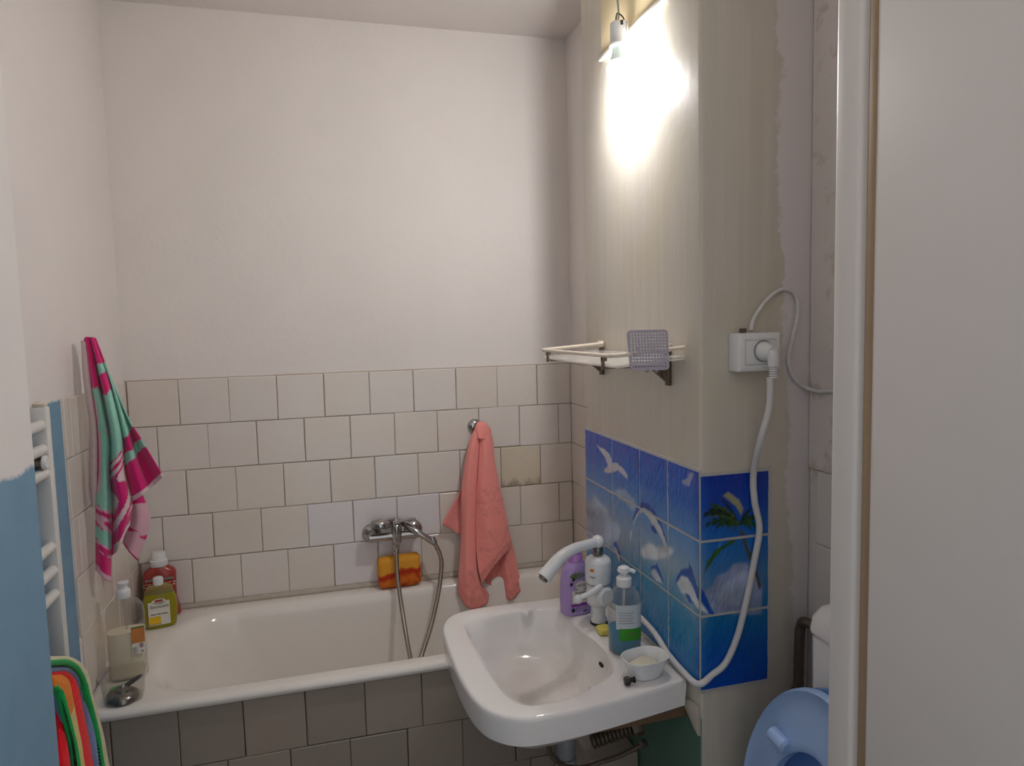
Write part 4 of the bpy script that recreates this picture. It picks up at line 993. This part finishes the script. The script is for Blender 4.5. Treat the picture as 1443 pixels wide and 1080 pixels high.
# ================================================================== SOCKET, PLUG, CORDS
def socket():
    x0, x1, z0, z1 = 1.391, 1.486, 1.407, 1.483; yf = PY1-.040
    t = thing('wall_socket', 'white surface-mounted power socket on the front of the pillar', 'socket', ((x0+x1)/2, PY1, 1.445))
    R = lambda e, y: [(x0+e, y, z0+e), (x1-e, y, z0+e), (x1-e, y, z1-e), (x0+e, y, z1-e)]
    obj('back_box', G().box((x0, yf+.008, z0), (x1, PY1-.0005, z1), .004, 2), M['white_plastic'], t)
    obj('cover_frame', G().loft([R(0, yf+.008), R(.001, yf+.004), R(.008, yf), R(.013, yf), R(.014, yf+.002)]), M['white_plastic'], t)
    obj('socket_insert', G().loft([R(.0145, yf+.002), R(.015, yf-.001), R(.018, yf-.002)]), M['white_plastic'], t)
    obj('socket_ring', G().lathe((1.443, yf-.0022, 1.447), [(.0215, 0), (.0215, .0012), (.0195, .0014), (.0195, .0002)], 32, (0, -1, 0), False, False), M['ink_grey'], t)
    obj('cable_entry', G().box((1.410, PY1-.022, z1-.001), (1.419, PY1-.010, z1+.009), .001), M['rust'], t)
    c = thing('power_cord', 'thick white power cord with plug looping from the socket down to the tap', 'cord', (1.443, yf, 1.447))
    pl = G().lathe((1.443, yf-.0015, 1.447), [(.0185, 0), (.0185, .012), (.015, .02), (.012, .032)], 24, (.02, -1, -.08))
    obj('plug_body', pl, M['white_plastic'], c)
    obj('plug_elbow', G().tube([(1.4435, yf-.026, 1.447), (1.445, yf-.030, 1.435), (1.446, yf-.030, 1.418)], lambda q: .013-.003*q, 14, 6), M['white_plastic'], c)
    sr = G()
    for k in range(5): sr.lathe((1.446, yf-.030, 1.417-k*.0045), [(.0068, 0), (.0082, -.001), (.0082, -.003), (.0068, -.004)], 14)
    obj('strain_relief', sr, M['white_plastic'], c)
    px = [(1085, 532), (1085.5, 550), (1083, 580), (1072, 620), (1062, 665), (1063, 705), (1070, 745), (1063, 790), (1051, 850), (1038, 900), (1022, 935)]
    yy = [yf-.030, yf-.030, yf-.028, yf-.02, -1.245] + [-1.239]*6
    pts = [at_y(p, y) for p, y in zip(px, yy)]
    pts += [at_y((1004, 951), -1.239), (1.318, -1.236, .771)]
    pts += [at_x((962, 946), 1.318), at_x((940, 920), 1.317), at_x((925, 896), 1.316), at_x((908, 876), 1.315), at_x((897, 868), 1.306), (1.285, -.885, .80), (1.276, -.874, .812)]
    obj('cord', G().tube(pts, .0068, 10, 8), M['white_cable'], c)
    w2 = thing('thin_cable', 'thin white cable arching from the top of the socket to the right wall', 'cable', (1.415, PY1-.016, 1.49))
    q = [at_y((1058, 466), PY1-.016), at_y((1062, 450), PY1-.012), at_y((1075, 429), PY1-.008), at_y((1090, 414), PY1-.006), at_y((1104, 407.5), PY1-.006), at_y((1118, 412), PY1-.006), at_y((1124, 425), PY1-.006), at_y((1123, 450), PY1-.006), at_y((1116, 480), PY1-.006), at_y((1111, 505), PY1-.006), at_y((1114, 523), PY1-.006), at_y((1122, 537), PY1-.006), at_y((1134, 546), PY1-.007), at_x((1143, 549), NX-.012), at_x((1156, 552), NX-.011), at_x((1170, 551), NX-.011), at_x((1180, 552), NX-.011)]
    obj('cable_sheath', G().tube(q, .0042, 8, 6), M['white_cable'], w2)
socket()

# ================================================================== TOILET, CISTERN, PIPE
def toilet():
    cs = thing('toilet_cistern', 'white ceramic toilet cistern with rounded lid behind the door jamb', 'cistern', (1.5, -1.57, .5))
    R = lambda k, z, x0=1.42, y0=-1.70, y1=-1.432: ring_rr(x0+k, 1.587, y0+k, y1-k, z, (.008, .018, .018, .008), 8)
    obj('tank', G().loft([R(.035, .48), R(.012, .56), R(.004, .75), R(.002, .946), R(.012, .952), R(.012, .955)]), M['ceramic'], cs)
    ld = obj('tank_lid', G().loft([R(.0, .956), R(-.001, .962), R(.002, .985), R(.012, 1.003), R(.034, 1.018), R(.06, 1.026)]), M['ceramic'], cs)
    obj('flush_button', G().lathe((1.51, -1.57, 1.025), [(.02, 0), (.02, .006), (.016, .008)], 20), M['chrome'], cs)
    tt = thing('toilet', 'white toilet bowl with raised light blue seat and lid', 'toilet', (1.25, -1.555, 0))
    bw = G().loft([ring_se((1.24, -1.555), rx, ry, z, 2.3, 0, 40) for rx, ry, z in ((.15, .11, 0), (.15, .11, .03), (.13, .10, .15), (.17, .14, .28), (.20, .155, .36), (.205, .16, .39), (.20, .155, .40), (.15, .11, .398), (.12, .08, .30), (.06, .05, .22))])
    obj('bowl', bw, M['ceramic'], tt)
    obj('rear_deck', G().box((1.385, -1.66, .28), (1.47, -1.45, .395), .02, 3), M['ceramic'], tt)
    yc = -1.535
    def egg(k, d, n=56, lo=1.0):
        out = []
        for i in range(n):
            a = 2*PI*i/n; ca, sa = math.cos(a), math.sin(a); e = 1.8 if sa > 0 else 2.2
            y = .197*k*math.copysign(abs(ca)**(2/e), ca); z = (.262 if sa > 0 else .215)*k*math.copysign(abs(sa)**(2/e), sa)
            out.append((y, z, d))
        return out
    TL = .07
    def place(x):
        def f(p):
            y, z, d = p; zz = .633+z; return (x-d+(zz-.42)*TL, yc+y, zz)
        return f
    def built(name, rings, x, mat, c0, c1, parent):
        g = G(); f = place(x); g.loft([[f(p) for p in r] for r in rings], c0, c1); return obj(name, g, mat, parent, 50)
    seat = built('seat_ring', [egg(1, -.004), egg(1.0, .004), egg(.985, .008), egg(.965, .004), egg(.90, .003), egg(.80, .006), egg(.66, .012), egg(.625, .014), egg(.60, .012), egg(.595, -.004), egg(.62, -.006), egg(.97, -.008), egg(1, -.004)], 1.345, M['seat_blue'], False, False, tt)
    lid = built('lid', [egg(.98, -.004), egg(.98, .004), egg(.955, .005), egg(.93, -.001), egg(.5, -.003), egg(.1, -.003)], 1.375, M['seat_blue_shaded'], True, True, tt)
    f = place(1.345)
    bp = G(); A = Vector(at_x((1087, 1031), 1.352)); B = Vector(at_x((1110, 1056), 1.352)); dd = (B-A)
    bp.tube([A, A.lerp(B, .5), B], lambda q: .0135 if .06 < q < .94 else .009, 14, 5)
    mid = (A+B)/2; bp.v = [tuple(mid+(Vector(p)-mid)*1.0) for p in bp.v]
    obj('seat_bumper', bp, M['seat_blue'], seat)
    for y in (-1.62, -1.45): obj('hinge', G().lathe((1.355, y-.015, .412), [(.011, 0), (.011, .03)], 14, (0, 1, 0)), M['seat_blue'], tt)
    pp = thing('water_pipe', 'dark corroded water pipe with valve beside the cistern', 'pipe', (1.553, -1.243, .72))
    a = [at_y((1125, 985), -1.243), at_y((1126, 930), -1.243), at_y((1127, 895), -1.243), at_y((1129, 883), -1.245), at_y((1135, 877), -1.26), (1.574, -1.30, .868), (1.574, -1.42, .866)]
    obj('pipe', G().tube(a, .0105, 12, 5), M['rust'], pp)
    v0 = Vector(a[0])+Vector((0, 0, .035)); obj('valve_nut', G().lathe(v0-Vector((0, 0, .03)), [(.012, 0), (.015, .004), (.015, .016), (.011, .02), (.011, .032)], 8), M['rust'], pp)
    obj('washer', G().lathe(v0-Vector((0, 0, .028)), [(.017, 0), (.017, .003)], 14), M['beige_metal'], pp)
    obj('lower_pipe', G().lathe((v0.x, v0.y, .30), [(.011, 0), (.011, v0.z-.33)], 12), M['rust'], pp)
toilet()

# ================================================================== TOWEL RADIATOR, RAINBOW MAT
def radiator():
    t = thing('towel_radiator', 'white tubular towel radiator on the left wall behind the doorway edge', 'radiator', (.055, -1.1, .3))
    for y in (-.812, -1.42):
        p = obj('post', G().box((.034, y-.042, .32), (.064, y-.018, 1.368), .004, 2), M['white_metal'], t)
        c = G().lathe((.049, y-.030, 1.368), [(.009, 0), (.013, .006), (.010, .008), (.005, .011)], 16); c.box((.037, y-.039, 1.3685), (.061, y-.021, 1.3725), .001)
        obj('post_cap', c, M['rail_cream'], p)
    for z in (1.330, 1.281, 1.232, 1.078, 1.028, .979, .79, .74, .69, .5, .45, .4):
        obj('rung', G().lathe((.052, -1.383, z), [(.0112, 0), (.0112, .5295)], 18, (0, 1, 0)), M['white_metal'], t)
    b = obj('bracket_plug', G().lathe((.035, -.875, 1.258), [(.018, 0), (.014, .012), (.010, .020), (.010, .024)], 20, (1, 0, 0)), M['beige_metal'], t)
    obj('bracket_cap', G().lathe((.058, -.875, 1.258), [(.0125, 0), (.0145, .002), (.0145, .006), (.012, .009)], 20, (1, 0, 0)), M['white_plastic'], b)
radiator()
def rainbow():
    S = [((228, 222, 180), [(85, 175), (200, 180), (290, 230), (350, 330), (385, 500), (430, 650), (480, 830), (530, 1080)]),
         ((30, 176, 88), [(85, 187), (180, 187), (270, 237), (335, 345), (373, 500), (417, 670), (457, 840), (500, 1080)]),
         ((136, 164, 206), [(85, 230), (180, 235), (250, 280), (310, 390), (345, 520), (390, 680), (425, 850), (455, 1080)]),
         ((250, 34, 40), [(90, 290), (160, 290), (225, 340), (280, 430), (310, 560), (345, 720), (375, 870), (412, 1080)]),
         ((232, 212, 136), [(90, 315), (150, 320), (205, 370), (215, 430), (235, 560), (260, 720), (285, 860), (315, 1080)]),
         ((30, 176, 88), [(95, 420), (130, 440), (155, 500), (180, 600), (210, 720), (245, 860), (270, 960), (290, 1080)]),
         ((136, 164, 206), [(100, 440), (115, 480), (135, 560), (160, 660), (190, 770), (215, 880), (232, 980), (245, 1080)]),
         ((250, 34, 48), [(110, 540), (120, 600), (130, 680), (150, 760), (170, 840), (185, 920), (198, 1000), (208, 1080)]),
         (None, [(112, 640), (114, 700), (117, 780), (120, 860), (124, 930), (128, 980), (132, 1030), (140, 1080)])]
    def curve(pts, k):
        e0 = 1.0 if k < 5 else .7
        p = [(pts[0][0]-(pts[1][0]-pts[0][0])*e0-4, pts[0][1]-(pts[1][1]-pts[0][1])*e0+(12 if k < 5 else 0))]+pts+[(2*pts[-1][0]-pts[-2][0]+20, pts[-1][1]+260)]
        n = len(p); out = []
        for i, (x, y) in enumerate(p):
            t = i/(n-1); out.append(at_x((60+x/6, 900+y/6), .094+.012*math.sin(k*PI/2.1)*.6+.02*t))
        return out
    t = thing('rainbow_bath_mat', 'folded rainbow striped bath mat with stitched stripes hanging below the radiator', 'bath mat', (.1, -.95, .6))
    for k in range(len(S)-1):
        c = lin(S[k][0]); g = G()
        def cf(s, u, q, c=c, k=k):
            n = 1+.12*noise.noise(Vector((s*5, u*40, k*3)))
            cc = np.array(c)
            if k == 4 and u < .36: cc = np.array(lin((246, 138, 40)))
            return tuple(np.clip(cc*n, 0, 1))
        A, B = curve(S[k][1], k), curve(S[k+1][1], k+1)
        Mid = [tuple((np.array(a)+np.array(b))/2+np.array((.006, 0, 0))) for a, b in zip(A, B)]
        patch(g, [A, Mid, B], 8, 70, cf)
        o = obj('stripe', g, M['mat'], t, 180); solid(o, .010)
        if k in (1, 5) :
            P = resample([tuple(np.array(p)+np.array((.0075, -.001, 0))) for p in B], 60); sg = G()
            for i in range(0, 59): 
                sg.tube([P[i], P[i]*.35+P[i+1]*.65], .0030, 5, 0)
            obj('stitching', sg, M['stitch'], t, kind='stuff')
    # inner face of the fold so the mat has its second layer
    g = G(); A = [tuple(np.array(p)-np.array((.030, 0, 0))) for p in curve(S[0][1], 0)]; B = [tuple(np.array(p)-np.array((.030, 0, 0))) for p in curve(S[8][1], 8)]
    patch(g, [A, B], 10, 40, lambda s, u, q: lin((204, 196, 150))); o = obj('mat_backing', g, M['mat'], t, 180); solid(o, .008)
rainbow()

# ================================================================== CLEAR BOX WITH STRAINER
def clear_box():
    c = (.090, -.572); yw = .12
    t = thing('clear_plastic_box', 'small clear plastic box on the front left tub corner holding a drain strainer', 'box', (*c, .599))
    R = lambda k, z: ring_se(c, .050*k, .040*k, .599+z, 5, yw, 40)
    obj('box_shell', G().loft([R(.84, 0), R(.86, .002), R(1.0, .066), R(1.05, .067), R(1.05, .069), R(.97, .069), R(.84, .004), R(.5, .003)]), M['box_clear'], t)
    s = thing('drain_strainer', 'dark steel drain strainer lying in the clear plastic box', 'strainer', (.092, -.580, .603))
    obj('strainer_dome', G().lathe((.088, -.583, .6035), [(.034, 0), (.0375, .004), (.036, .011), (.027, .018), (.018, .021), (.015, .027), (.008, .029)], 28, (.1, -.1, 1)), M['steel'], s)
    obj('strainer_rim', G().tube([(.105+.022*math.cos(a), -.560+.010*math.sin(a), .632+.012*math.cos(a)) for a in np.linspace(0, 2*PI, 16)], .003, 8, 3), M['black'], s)
    obj('strainer_knob', G().sphere((.090, -.584, .632), .008, 12, 8), M['chrome'], s)
    tag(obj('green_scrap', G().loft([ring_se((.066, -.556), .014*k, .010*k, z, 3, .3, 20) for k, z in ((.8, .6035), (1, .607), (1, .617), (.8, .62))]), M['green']), 'small bright green scrap beside the strainer in the clear box', 'scrap')
clear_box()
